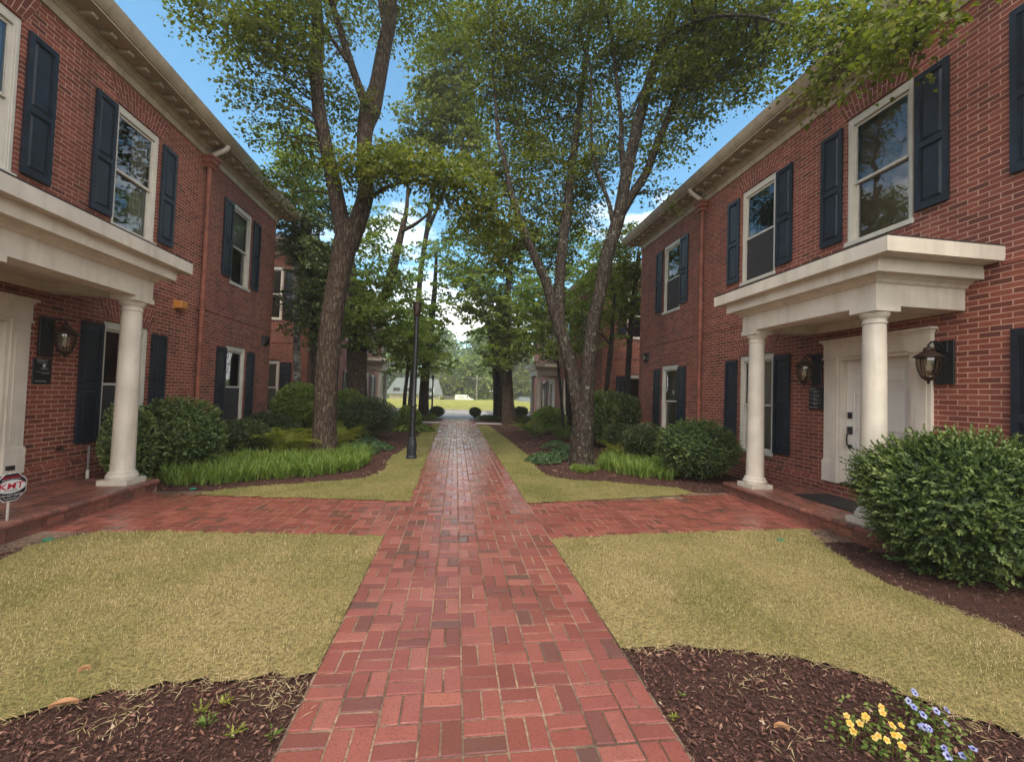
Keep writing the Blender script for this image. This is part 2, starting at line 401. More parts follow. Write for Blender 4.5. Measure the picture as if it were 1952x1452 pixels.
def wall_face(mb, F, u0, u1, z0, z1, holes, uoff=0):
    us = sorted({u0, u1, *[h[0] for h in holes], *[h[1] for h in holes]}); us = [u for u in us if u0 <= u <= u1]
    zs = sorted({z0, z1, *[h[2] for h in holes], *[h[3] for h in holes]}); zs = [z for z in zs if z0 <= z <= z1]
    for a, b in zip(us, us[1:]):
        for c, d in zip(zs, zs[1:]):
            um, zm = (a+b)/2, (c+d)/2
            if any(h[0] < um < h[1] and h[2] < zm < h[3] for h in holes): continue
            fquad(mb, F, a, b, 0, c, d, uoff)
    for h in holes:
        a, b, c, d = h[:4]; t = -.16
        for u in (a, b): mb.face([F(u, 0, c), F(u, t, c), F(u, t, d), F(u, 0, d)], uv=[(u+uoff+.05, c), (u+uoff+.05+t, c), (u+uoff+.05+t, d), (u+uoff+.05, d)])
        for z in (c, d): mb.face([F(a, 0, z), F(b, 0, z), F(b, t, z), F(a, t, z)], uv=[(a+uoff, z), (b+uoff, z), (b+uoff, z+t), (a+uoff, z+t)])

def window(F, par, u0, u1, z0, z1, look='dark', simple=False, label=None):
    w = MB(); cw = .085
    fbox(w, F, u0+.003, u0+cw, -.13, -.025, z0+.03, z1-.003); fbox(w, F, u1-cw, u1-.003, -.13, -.025, z0+.03, z1-.003)
    fbox(w, F, u0+cw, u1-cw, -.13, -.027, z1-.13, z1-.003)
    fbox(w, F, u0+.025, u0+cw-.02, -.025, -.012, z0+.04, z1-.05); fbox(w, F, u1-cw+.02, u1-.025, -.025, -.012, z0+.04, z1-.05)
    o = w.build('window', MT['white'], par, bevel=.004)
    if label: tag(o, label)
    s = MB(); fbox(s, F, u0-.012, u1+.012, -.13, .03, z0-.045, z0+.03)
    s.build('sill', MT['white'], o, bevel=.005)
    a, b, c, d = u0+cw, u1-cw, z0+.03, z1-.13; mid = (c+d)/2; st = .042
    for lo, hi, dd in ((mid-.02, d, -.06), (c, mid+.02, -.095)):
        q = MB(); e0, e1 = dd-.03, dd
        fbox(q, F, a, a+st, e0, e1, lo, hi); fbox(q, F, b-st, b, e0, e1, lo, hi)
        fbox(q, F, a+st, b-st, e0, e1, lo, lo+st); fbox(q, F, a+st, b-st, e0, e1, hi-st, hi)
        q.build('sash', MT['white'], o, bevel=.003)
        g = MB(); x0_, x1_ = a+st-.005, b-st+.005
        if np.dot(np.cross(F.a, [0, 0, 1]), F.n) < 0: x0_, x1_ = x1_, x0_        # panes face outwards
        fquad(g, F, x0_, x1_, dd-.015, lo+st-.005, hi-st+.005); g.build('pane', MT['glass'], o, fix=False)
        if lo == c and look in ('screen', 'beige', 'darkscreen'):
            sc = MB(); fquad(sc, F, a+.004, b-.004, -.075, lo+.01, hi-.01)
            if look != 'beige': sc.build('insect_screen', MT['screen'], o, fix=False)
    rm = MB(); D = -.9; e = -.14; z_0, z_1, a0, b0 = z0-.3, z1+.2, u0-.5, u1+.5
    rm.face([F(a0, D, z_0), F(b0, D, z_0), F(b0, D, z_1), F(a0, D, z_1)])
    for u in (a0, b0): rm.face([F(u, e, z_0), F(u, D, z_0), F(u, D, z_1), F(u, e, z_1)])
    for z in (z_0, z_1): rm.face([F(a0, e, z), F(b0, e, z), F(b0, D, z), F(a0, D, z)])
    rm.build('room_lining', MT['room'] if look in ('beige', 'curtain') else MT['dark'], o, fix=False)
    if look in ('blind', 'halfblind'):
        q = MB(); z = d; zb = c if look == 'blind' else mid
        while z > zb:
            fbox(q, F, a, b, -.165, -.142, z-.003, z); q.face([F(a, -.142, z-.002), F(b, -.142, z-.002), F(b, -.168, z-.024), F(a, -.168, z-.024)]); z -= .024
        q.build('blind', MT['blind'], o, fix=False)
    if look == 'beige':
        q = MB(); fquad(q, F, a, b, -.19, c, d); q.build('roller_shade', MT['shade'], o, fix=False)
    if look in ('curtain', 'vertical'):
        q = MB(); n = 26; lo_u = a if look == 'vertical' else b-(b-a)*.42
        rows = [[F(lo_u+(b-lo_u)*k/n, -.17-.022*math.sin(k*1.7), z) for k in range(n+1)] for z in (c, d)]
        q.rings(rows, cap=False, closed=False); q.build('curtain', MT['blind'], o, smooth=True, fix=False)
    if look == 'halfcurtain':
        q = MB(); q.face([F(a, -.17, c), F(a+.16, -.17, c), F(a+.08, -.17, d), F(a, -.17, d)]); q.build('curtain', MT['blind'], o, fix=False)
    return o

def shutter(F, par, u0, u1, z0, z1):
    q = MB(); s, t, mr, br = .062, .08, .085, .095; zm = z0+(z1-z0)*.47
    fbox(q, F, u0, u0+s, .012, .05, z0, z1); fbox(q, F, u1-s, u1, .012, .05, z0, z1)
    fbox(q, F, u0+s, u1-s, .012, .049, z1-t, z1); fbox(q, F, u0+s, u1-s, .012, .049, zm-mr/2, zm+mr/2); fbox(q, F, u0+s, u1-s, .012, .049, z0, z0+br)
    for lo, hi in ((z0+br, zm-mr/2), (zm+mr/2, z1-t)):
        a, b = u0+s, u1-s; fbox(q, F, a, b, .012, .026, lo, hi)
        e = .045
        q.rings([[F(a+.012, .026, lo+.012), F(b-.012, .026, lo+.012), F(b-.012, .026, hi-.012), F(a+.012, .026, hi-.012)],
                 [F(a+e, .041, lo+e), F(b-e, .041, lo+e), F(b-e, .041, hi-e), F(a+e, .041, hi-e)]])
    for z in (z0+.2, z1-.2): fbox(q, F, u0+.01, u1-.01, 0, .012, z-.03, z+.03)
    return q.build('shutter', MT['shutter'], par)

def jack_arch(F, par, u0, u1, z0, h=.375, splay=.19):
    q = MB(); n = round((u1-u0+.1)/.0685); B0, B1, T0, T1 = u0-.02, u1+.02, u0-splay, u1+splay
    L = lambda k, s: B0+(B1-B0)*k/n + ((T0+(T1-T0)*k/n)-(B0+(B1-B0)*k/n))*s
    g = .0115
    for k in range(n):
        cut = .64 if k % 2 else .36
        for s0, s1 in ((0, cut), (cut, 1)):
            a = [(L(k, s0)+g*.5, z0+h*s0+g*.5), (L(k+1, s0)-g*.5, z0+h*s0+g*.5), (L(k+1, s1)-g*.5, z0+h*s1-g*.5), (L(k, s1)+g*.5, z0+h*s1-g*.5)]
            r = random.random()
            q.rings([[F(u, .001, z) for u, z in a], [F(u, .009, z) for u, z in a]], r)
    q.face([F(B0, .0072, z0), F(B1, .0072, z0), F(T1, .0072, z0+h), F(T0, .0072, z0+h)], m=1)
    q.build('jack_arch', [MT['arch'], MT['mortar']], par, fix=False)

def ring_sweep(mb, x0, x1, y0, y1, prof, m=0, r=.5):
    """profile (offset out, z) carried round a rectangle"""
    mb.rings([[(x0-d, y0-d, z), (x1+d, y0-d, z), (x1+d, y1+d, z), (x0-d, y1+d, z)] for d, z in prof], r, m, cap=False)

def lantern(F, u, label, group, zc=2.24):
    b = F(u, 0, zc); t = thing('wall_lantern', label, 'wall lantern', F(u, 0, 1.96), group)
    q = MB(); fbox(q, F, u-.105, u+.105, .008, .035, 1.955, 2.52); fbox(q, F, u-.05, u+.05, .035, .055, 2.36, 2.5); q.build('backplate', MT['black'], t, bevel=.003)
    dl = .27
    q = MB(); q.tube([F(u, .05, 2.43), F(u, .10, 2.47), F(u, .17, 2.50), F(u, .23, 2.49), F(u, dl, 2.45), F(u, dl, 2.41)], .013, 8)
    q.tube([F(u, .05, 2.40), F(u, .11, 2.41), F(u, .16, 2.45), F(u, .2, 2.49)], .008, 6)
    q.build('arm', MT['black'], t, smooth=True)
    c = F(u, dl, 0)
    q = MB(); q.lathe(c[0], c[1], [(.004, 2.47), (.013, 2.455), (.008, 2.44), (.02, 2.425), (.05, 2.41), (.055, 2.395), (.05, 2.38), (.075, 2.36), (.13, 2.315), (.15, 2.30), (.148, 2.288), (.118, 2.287), (.11, 2.28)], 16); q.build('cap', MT['bronze'], t, smooth=True)
    q = MB(); q.lathe(c[0], c[1], [(.112, 2.28), (.112, 2.2), (.095, 2.12), (.066, 2.045)], 12); q.build('lamp_glass', MT['lglass'], t, smooth=True)
    q = MB()
    for k in range(6):
        a = math.pi*k/3+.3
        q.tube([(c[0]+rr*math.cos(a), c[1]+rr*math.sin(a), z) for rr, z in ((.116, 2.285), (.117, 2.2), (.1, 2.12), (.068, 2.04))], .006, 5)
    q.lathe(c[0], c[1], [(.072, 2.05), (.078, 2.04), (.07, 2.028), (.045, 2.005), (.03, 1.995), (.012, 1.985), (.02, 1.972), (.006, 1.95)], 14)
    q.build('cage', MT['bronze'], t, smooth=True)
    q = MB(); q.lathe(c[0], c[1], [(.012, 2.27), (.016, 2.235), (.02, 2.21), (.034, 2.165), (.036, 2.14), (.026, 2.113), (.008, 2.105)], 12); q.build('bulb', MT['bulb'], t, smooth=True)

def text_mb(body, size, F, u, d, z, flip, align='LEFT', shear=0., sx=1., fat=0.):
    cu = bpy.data.curves.new('tmp', 'FONT'); cu.body = body; cu.size = size; cu.align_x = align; cu.resolution_u = 2; cu.shear = shear; cu.offset = fat
    o = bpy.data.objects.new('tmp', cu); me = bpy.data.meshes.new_from_object(o)
    q = MB()
    vs = [F(u+flip*v.co.x*sx, d, z+v.co.y) for v in me.vertices]
    for p in me.polygons: q.face([vs[i] for i in p.vertices])
    bpy.data.objects.remove(o); bpy.data.curves.remove(cu); bpy.data.meshes.remove(me)
    return q
def merge(*mbs):
    q = MB()
    for b in mbs:
        i = len(q.v); q.v += b.v; q.f += [tuple(k+i for k in f) for f in b.f]; q.r += b.r; q.m += b.m; q.uv += b.uv
    return q

def column(F, par, u, d, zb=.19, zt=2.80, scale=1.):
    c = F(u, d, 0); q = MB(); s = .188
    q.box(c[0]-s, c[0]+s, c[1]-s, c[1]+s, zb, zb+.07)
    H = zt-zb
    pr = [(.178, .07), (.182, .085), (.185, .105), (.18, .13), (.165, .145), (.162, .155), (.165, .163), (.146, .178), (.138, .2)]
    pr += [(.136-.018*(k/10)**1.4, .2+(H-.34)*k/10) for k in range(1, 11)]
    pr += [(.13, H-.135), (.13, H-.12), (.12, H-.115), (.12, H-.08), (.134, H-.065), (.15, H-.04), (.157, H-.02), (.157, H)]
    q.lathe(c[0], c[1], [(r_, zb+z_) for r_, z_ in pr], 36)
    q.build('column', MT['column'], par, smooth=True)

def portico(F, par, ua, ub, cols, zt=3.55):
    """flat-roofed entrance portico: ua..ub are the frieze ends"""
    p = MB(); dF = 1.27
    prof = [(0, 2.87), (0, 3.13), (.012, 3.135), (.03, 3.15), (.045, 3.175), (.09, 3.2), (.1, 3.215), (.19, 3.215), (.19, 3.372), (.20, 3.374), (.30, 3.376), (.30, 3.545), (.285, 3.552)]
    e_ = lambda d: d+(.085 if d > .22 else 0)
    rings = [[F(ua-e_(d), -.06, z), F(ub+e_(d), -.06, z), F(ub+e_(d), dF+d, z), F(ua-e_(d), dF+d, z)] for d, z in prof]
    p.rings(rings, cap=False)
    # underside: soffit of the beam, recess, ceiling
    i0, i1, j1 = ua+.27, ub-.27, dF-.27
    p.rings([[F(ua, -.06, 2.87), F(ub, -.06, 2.87), F(ub, dF, 2.87), F(ua, dF, 2.87)], [F(i0, .03, 2.871), F(i1, .03, 2.871), F(i1, j1, 2.871), F(i0, j1, 2.871)],
             [F(i0, .03, 2.99), F(i1, .03, 2.99), F(i1, j1, 2.99), F(i0, j1, 2.99)]], cap=False)
    p.face([F(i0, .03, 2.99), F(i1, .03, 2.99), F(i1, j1, 2.99), F(i0, j1, 2.99)])
    for u in cols:
        fbox(p, F, u-.172, u+.172, 1.11-.172, 1.11+.172, 2.80, 2.8695)
    o = p.build('portico', MT['trim'], par)
    t = MB(); fbox(t, F, ua-.375, ub+.375, -.02, dF+.29, 3.545, 3.57); t.build('roof_deck', MT['roof'], o)
    for u in cols: column(F, o, u, 1.11)
    return o

def porch(F, par, ua, ub, d1=1.42, near=True):
    s = MB(); fbox(s, F, ua+.02, ub-.02, -.02, d1-.035, -.05, .17, m=1); g = .008
    u = ua
    while u < ub-.05:                                   # rounded header course on the nosing
        w = min(.1, ub-u)-g; r = random.random()*.75
        rr = []
        for k in range(7):
            a = math.pi*(k/6-.5); rr.append((d1-.032+.032*math.cos(a), .155+.036*math.sin(a)))
        ring = [(d1-.21, .119)]+rr+[(d1-.21, .191)]
        s.rings([[F(u, d, z) for d, z in ring], [F(u+w, d, z) for d, z in ring]], r); u += .1
    u = ua+.02
    while u < ub-.1:                                    # riser stretchers
        w = min(.21, ub-.02-u)-g
        for z in (-.02, .05):
            fbox(s, F, u, u+w, d1-.06, d1-.022, z, z+.062, random.random()*.8)
        u += .21
    d = .06; row = 0
    while d < d1-.22:
        u = ua + (-.1 if row % 2 else 0)
        while u < ub-.03:
            a, b = max(u, ua), min(u+.2, ub); fbox(s, F, a+.004, b-.004, d+.004, d+.096, .165, .188+random.uniform(0, .003), random.random()); u += .208
        d += .104; row += 1
    return s.build('porch', [MT['porchbrick'], MT['mortar']], par)

def front_door(F, par, ua, ub, handle_side, zb=.375):
    q = MB(); a, b = ua+.285, ub-.285
    for lo, hi in ((ua, ua+.24), (ub-.24, ub)):
        fbox(q, F, lo, hi, 0, .05, zb+.33, 2.40); fbox(q, F, lo-.015, hi+.015, 0, .07, zb, zb+.33)
        fbox(q, F, lo-.012, hi+.012, 0, .066, zb+.33, zb+.35)
        fbox(q, F, lo+.05, hi-.05, .05, .058, zb+.42, 2.22)
        fbox(q, F, lo-.01, hi+.01, 0, .064, 2.28, 2.30); fbox(q, F, lo-.02, hi+.02, 0, .075, 2.395, 2.425)
    fbox(q, F, ua-.005, ub+.005, 0, .062, 2.425, 2.66); fbox(q, F, ua-.02, ub+.02, 0, .08, 2.655, 2.685); fbox(q, F, ua-.045, ub+.045, 0, .11, 2.685, 2.72)
    fbox(q, F, ua+.24, a, -.12, .03, zb, 2.425); fbox(q, F, ub-.24+.0, ub-.24+.0+.001, -.12, .03, zb, 2.425)
    fbox(q, F, b, ub-.24, -.12, .03, zb, 2.425); fbox(q, F, a, b, -.12, .03, 2.37, 2.425)
    tr = q.build('door_surround', MT['trim'], par, bevel=.003)
    s = MB(); fbox(s, F, a, b, -.12, .02, zb-.045, zb+.02); s.build('threshold', MT['bronze'], tr)
    d = MB(); fbox(d, F, a+.004, b-.004, -.14, -.09, zb+.02, 2.368)
    w = b-a; H = 2.37-zb-.02
    for z0, z1 in ((.80, .94), (.42, .76), (.09, .36)):
        for c0, c1 in ((.12, .46), (.54, .88)):
            x0, x1 = a+w*c0, a+w*c1; y0, y1 = zb+.02+H*z0, zb+.02+H*z1; e = .03
            fbox(d, F, x0, x1, -.09, -.083, y0, y0+.014); fbox(d, F, x0, x1, -.09, -.083, y1-.014, y1)
            fbox(d, F, x0, x0+.014, -.09, -.083, y0+.014, y1-.014); fbox(d, F, x1-.014, x1, -.09, -.083, y0+.014, y1-.014)
            d.rings([[F(x0+e, -.09, y0+e), F(x1-e, -.09, y0+e), F(x1-e, -.09, y1-e), F(x0+e, -.09, y1-e)],
                     [F(x0+2*e, -.078, y0+2*e), F(x1-2*e, -.078, y0+2*e), F(x1-2*e, -.078, y1-2*e), F(x0+2*e, -.078, y1-2*e)]])
    dr = d.build('door', MT['door'], par)
    k = MB(); hu = (b-.07) if handle_side > 0 else (a+.07)
    fbox(k, F, hu-.035, hu+.035, -.09, -.065, 1.43, 1.53); k.build('deadbolt', MT['black'], dr, bevel=.004)
    k = MB(); fbox(k, F, hu-.037, hu+.037, -.09, -.066, 1.18, 1.30)
    k.tube([F(hu, -.07, 1.2), F(hu, -.03, 1.18), F(hu, -.02, 1.1), F(hu, -.03, 1.0), F(hu, -.085, .985)], .011, 8); fbox(k, F, hu-.03, hu+.03, -.09, -.07, .95, 1.01)
    k.build('handle', MT['black'], dr)
    return tr

def downspout(F, par, u, z_top=6.72):
    q = MB(); q.tube([F(u, .09, .05), F(u, .09, 3.3), F(u, .09, z_top-.08)], .052, 12)
    for z in (1.1, 3.32, 5.2): q.tube([F(u, .09, z-.03), F(u, .09, z+.03)], .058, 12)
    rp = [(.08, z_top-.2), (.1, z_top-.12), (.13, z_top-.1), (.13, z_top-.01), (.155, z_top+.005), (.155, z_top+.05)]
    q.rings([[F(u-a, .09-min(a, .085), z), F(u+a, .09-min(a, .085), z), F(u+a, .09+a, z), F(u-a, .09+a, z)] for a, z in rp])
    o = q.build('downspout', MT['pipe'], par, smooth=True)
    e = MB(); e.tube([F(u, .12, z_top+.02), F(u, .16, z_top+.12), F(u, .30, z_top+.2), F(u, .42, z_top+.28), F(u, .46, z_top+.36)], .05, 12)
    e.build('elbow', MT['trim'], o, smooth=True)

def cornice(par, x0, x1, y0, y1, front=None):
    q = MB()
    ring_sweep(q, x0, x1, y0, y1, [(.0, 6.775), (.035, 6.775), (.037, 6.90), (.055, 6.905), (.058, 6.925), (.075, 6.935), (.09, 6.965), (.12, 6.975), (.13, 6.99), (.13, 7.05), (.15, 7.06), (.44, 7.062), (.44, 7.085), (.415, 7.087), (.415, 7.10)])
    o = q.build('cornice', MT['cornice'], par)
    if front:
        a0, a1, sd = front; n = int((a1-a0)/.345); xw = x1 if sd > 0 else x0
        for k in range(n+1):
            c = a0+(a1-a0)*k/n
            if k == 0:
                b = MB(); b.box(min(xw+sd*.132, xw+sd*.33), max(xw+sd*.132, xw+sd*.33), c-.055, c+.055, 6.992, 7.058); first = b.build('modillion', MT['cornice'], o, bevel=.014)
            else:
                m_ = first.copy(); link(m_, o); m_.location = (0, c-a0, 0)
    g = MB(); ring_sweep(g, x0, x1, y0, y1, [(.42, 7.10), (.45, 7.10), (.48, 7.13), (.53, 7.19), (.55, 7.25), (.56, 7.285), (.535, 7.287), (.52, 7.26), (.44, 7.25)])
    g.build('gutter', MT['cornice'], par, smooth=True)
    r = MB(); e = .5; h = min(x1-x0, y1-y0)/2+e; zr = 7.27+h*.42
    A = [(x0-e, y0-e, 7.27), (x1+e, y0-e, 7.27), (x1+e, y1+e, 7.27), (x0-e, y1+e, 7.27)]
    B = [(x0-e+h, y0-e+h, zr), (x1+e-h, y0-e+h, zr), (x1+e-h, y1+e-h+.01, zr), (x0-e+h, y1+e-h+.01, zr)]
    r.rings([A, B]); r.build('roof', MT['roof'], par, fix=True)

SW = .40
def building(label, side, Xw, y0, y1, wins, looks_up, looks_lo, door=None, cols=None, porch_u=None, frieze=None, down=None, handle=1, ends=(), name='brick_building', far=False):
    depth_ = 9.
    x0, x1 = (Xw-depth_, Xw) if side > 0 else (Xw, Xw+depth_)
    t = thing(name, label, 'building', ((x0+x1)/2, (y0+y1)/2, 0))
    F = Fr((Xw, 0, 0), (0, 1, 0), (side, 0, 0))
    holes = []
    for k, (a, b) in enumerate(wins):
        if looks_up[k]: holes.append((a, b, 4.26, 6.335))
        if looks_lo[k]: holes.append((a, b, .62, 2.65))
    if door: holes.append((door[0]+.25, door[1]-.25, .375, 2.42))
    w = MB(); wall_face(w, F, y0, y1, -.1, 6.95, holes)
    Fe1 = Fr((0, y1, 0), (1, 0, 0), (0, 1, 0)); Fe0 = Fr((0, y0, 0), (1, 0, 0), (0, -1, 0)); Fb = Fr((x0 if side > 0 else x1, 0, 0), (0, 1, 0), (-side, 0, 0))
    eh = {0: [], 1: []}
    for e in ends: eh[e[0]].append((e[1], e[2], e[3], e[4]))
    wall_face(w, Fe1, x0, x1, -.1, 6.95, eh[1], .07); wall_face(w, Fe0, x0, x1, -.1, 6.95, eh[0], .07); wall_face(w, Fb, y0, y1, -.1, 6.95, [], .03)
    # belt course and water table, set proud of the wall
    for F_, a, b in ((F, y0-.012, y1+.012), (Fe1, x0-.012, x1+.012), (Fe0, x0-.012, x1+.012)):
        fquad(w, F_, a, b, .014, 3.335, 3.40)
        w.face([F_(a, 0, 3.40), F_(b, 0, 3.40), F_(b, .014, 3.40), F_(a, .014, 3.40)], uv=[(a, 3.37), (b, 3.37), (b, 3.38), (a, 3.38)])
        w.face([F_(a, 0, 3.335), F_(b, 0, 3.335), F_(b, .014, 3.335), F_(a, .014, 3.335)], uv=[(a, 3.37), (b, 3.37), (b, 3.38), (a, 3.38)])
        segs = [(a, b)]
        if door and F_ is F: segs = [(a, door[0]-.02), (door[1]+.02, b)]
        for p_, q_ in segs:
            fquad(w, F_, p_, q_, .05, -.1, .375)
            w.face([F_(p_, .05, .375), F_(q_, .05, .375), F_(q_, 0, .43), F_(p_, 0, .43)], uv=[(p_, .345), (q_, .345), (q_, .40), (p_, .40)])
        if door and F_ is F:
            fquad(w, F_, door[0]-.02, door[1]+.02, .1, -.1, .335)
            w.face([F_(door[0]-.02, .1, .335), F_(door[1]+.02, .1, .335), F_(door[1]+.02, -.12, .335), F_(door[0]-.02, -.12, .335)], uv=[(0, .28), (1.6, .28), (1.6, .32), (0, .32)])
    w.build('wall', MT['wall'], t, fix=False)
    for k, (a, b) in enumerate(wins):
        if looks_up[k]: window(F, t, a, b, 4.26, 6.335, looks_up[k]); jack_arch(F, t, a, b, 6.35)
        if looks_lo[k]: window(F, t, a, b, .62, 2.65, looks_lo[k]); jack_arch(F, t, a, b, 2.665)
        for z0, z1, lk in ((4.35, 6.255, looks_up[k]), (.66, 2.57, looks_lo[k])):
            if lk:
                shutter(F, t, a-.045-SW, a-.045, z0, z1); shutter(F, t, b+.045, b+.045+SW, z0, z1)
    for e, a, b, z0, z1, lk, sh in ends:
        Fe = Fe1 if e else Fe0
        window(Fe, t, a, b, z0, z1, lk); jack_arch(Fe, t, a, b, z1+.015)
        if 'l' in sh: shutter(Fe, t, a-.045-SW, a-.045, z0+.05, z1-.08)
        if 'r' in sh: shutter(Fe, t, b+.045, b+.045+SW, z0+.05, z1-.08)
    if door: front_door(F, t, door[0], door[1], handle)
    if cols: portico(F, t, frieze[0], frieze[1], cols)
    if porch_u: porch(F, t, *porch_u)
    for u in (down or []): downspout(F, t, u)
    cornice(t, x0, x1, y0, y1, None if y0 > 10 else (2.2, y1+.3, side))
    return t, F

XL, XR = -5.8, 6.25
bR, FR = building('two-storey red brick building at the right with cream columned portico and white door', -1, XR, -1.2, 13.68,
    [(-.1, .92), (2.45, 3.47), (4.97, 5.99), (7.52, 8.53), (11.13, 12.08)], ['dark', 'beige', 'beige', 'screen', 'screen'], ['dark', 'dark', None, 'vertical', 'blind'],
    door=(4.71, 6.32), cols=(4.53, 6.58), porch_u=(4.1, 7.0), frieze=(4.37, 6.73), down=[9.94], handle=1,
    ends=[(1, 7.5, 8.5, 4.26, 6.335, 'dark', ''), (1, 7.5, 8.5, .62, 2.65, 'dark', '')])
bL, FL = building('two-storey red brick building at the left with cream columned portico and amber box light', 1, XL, -1.0, 13.9,
    [(.1, 1.12), (2.65, 3.67), (5.16, 6.17), (7.71, 8.73), (11.41, 12.40)], ['dark', 'dark', 'curtain', 'curtain', 'halfblind'], ['dark', 'dark', None, 'darkscreen', 'darkscreen'],
    door=(4.86, 6.47), cols=(4.63, 6.70), porch_u=(4.2, 7.0), frieze=(4.49, 6.85), down=[10.16], handle=1,
    ends=[(1, -8, -7, 4.26, 6.335, 'dark', ''), (1, -8, -7, .62, 2.65, 'dark', '')])
bR2, FR2 = building('brick building behind the forked tree, portico partly hidden by leaves', -1, XR, 17.4, 33.5,
    [(19.3, 20.3), (22.9, 23.9), (26.2, 27.2), (28.8, 29.8)], ['dark', 'dark', 'dark', 'dark'], ['dark', 'dark', None, 'dark'],
    door=(25.9, 27.5), cols=(25.6, 27.8), porch_u=(25.1, 28.3), frieze=(25.45, 27.95), down=[21.4],
    ends=[(0, 7.35, 8.35, 4.26, 6.335, 'dark', 'l'), (0, 7.35, 8.35, .62, 2.65, 'screen', 'l')])
bL2, FL2 = building('brick building behind the thick maple trunk with a pale portico farther along', 1, XL, 17.3, 33.6,
    [(19.3, 20.3), (22.9, 23.9), (27.2, 28.2), (29.8, 30.8)], ['dark', 'dark', 'dark', 'dark'], ['dark', 'dark', None, 'dark'],
    door=(26.9, 28.5), cols=(26.6, 28.75), porch_u=(26.1, 29.3), frieze=(26.45, 28.9), down=[20.9],
    ends=[(0, -7.85, -6.85, 4.26, 6.335, 'blind', 'r'), (0, -7.85, -6.85, .62, 2.65, 'blind', 'r')])

# fixtures on the near buildings
lantern(FR, 4.57, 'bronze wall lantern on the right building, nearer the camera beside the white door', 'entrance wall lanterns')
lantern(FR, 6.49, 'bronze wall lantern on the right building above the black directory plaque', 'entrance wall lanterns')
lantern(FL, 6.72, 'black wall lantern on the left building between the door trim and shutter', 'entrance wall lanterns')
lantern(FR2, 28.0, 'small wall lantern by the far right portico door', 'entrance wall lanterns')

def plaque(F, ua, ub, z0, z1, label, lines, flip, shield=False):
    t = thing('directory_plaque', label, 'plaque', F((ua+ub)/2, 0, z0), 'building directory plaques')
    q = MB(); fbox(q, F, ua, ub, .003, .018, z0, z1); q.build('panel', MT['plaque'], t, bevel=.004)
    st = ua if flip > 0 else ub; w = ub-ua; mbs = []
    for body, size, fu, fz in lines: mbs.append(text_mb(body, size, F, st+flip*w*fu, .0195, z1-(z1-z0)*fz, flip))
    if shield:
        uc, zc = st+flip*w*.57, z1-(z1-z0)*.27; q = MB()
        pts = [(-.022, .02), (.022, .02), (.024, -.005), (.012, -.022), (0, -.032), (-.012, -.022), (-.024, -.005)]
        q.face([F(uc+a, .0195, zc+b) for a, b in pts]); mbs.append(q)
    merge(*mbs).build('lettering', MT['letter'], t, fix=False)
# reading direction runs towards +y on the left wall and towards -y on the right wall
plaque(FL, 6.57, 6.84, 1.565, 1.93, 'black plaque with white lettering and a small shield on the left building',
    [('Building 19', .034, .18, .1), ('19-201 & Village', .022, .18, .18), ('LEGACY', .03, .4, .42), ('19-202', .022, .16, .54), ('Summer', .034, .46, .58), ('No Soliciting', .03, .15, .9)], 1, True)
plaque(FR, 6.35, 6.66, 1.55, 1.94, 'black plaque with a list of white lettering beside the right white door surround',
    [('Building 8', .034, .06, .1), ('8-100  Champion &', .026, .06, .19), ('Agency', .026, .3, .25), ('8-102  Counseling', .026, .06, .37), ('Services, Inc.', .026, .3, .44), ('8-201  Office 1', .026, .06, .53), ('Architects, LLC', .026, .3, .59), ('8-202  Realty Group', .026, .06, .72), ('Office A', .026, .3, .78), ('No Soliciting', .032, .06, .93)], -1)

t = thing('emergency_light', 'amber box light on the left brick wall above the portico end', 'box light', FL(9.45, 0, 3.2))
q = MB(); fbox(q, FL, 9.36, 9.58, .0, .15, 3.18, 3.34); q.build('lens', MT['orange'], t, bevel=.02)
q = MB(); fbox(q, FL, 9.34, 9.60, .001, .02, 3.165, 3.355); q.build('base', MT['orange'], t, bevel=.005)
for F_, a, b, lab in ((FL, 13.3, 13.58, 'black wall light near the far corner of the left building'), (FR, 12.93, 13.2, 'black wall light near the far corner of the right building')):
    t = thing('corner_light', lab, 'wall light', F_((a+b)/2, 0, 2.82), 'black corner wall lights')
    q = MB(); q.rings([[F_(a, 0, 2.84), F_(b, 0, 2.84), F_(b, 0, 3.14), F_(a, 0, 3.14)], [F_(a+.02, .1, 2.90), F_(b-.02, .1, 2.90), F_(b-.01, .13, 3.13), F_(a+.01, .13, 3.13)]]); q.build('housing', MT['black'], t, bevel=.006)
    q = MB(); q.rings([[F_(a+.08, .113, 2.93), F_(b-.08, .113, 2.93), F_(b-.08, .122, 3.06), F_(a+.08, .122, 3.06)], [F_(a+.09, .122, 2.94), F_(b-.09, .122, 2.94), F_(b-.09, .128, 3.05), F_(a+.09, .128, 3.05)]]); q.build('lens', MT['lglass'], t)

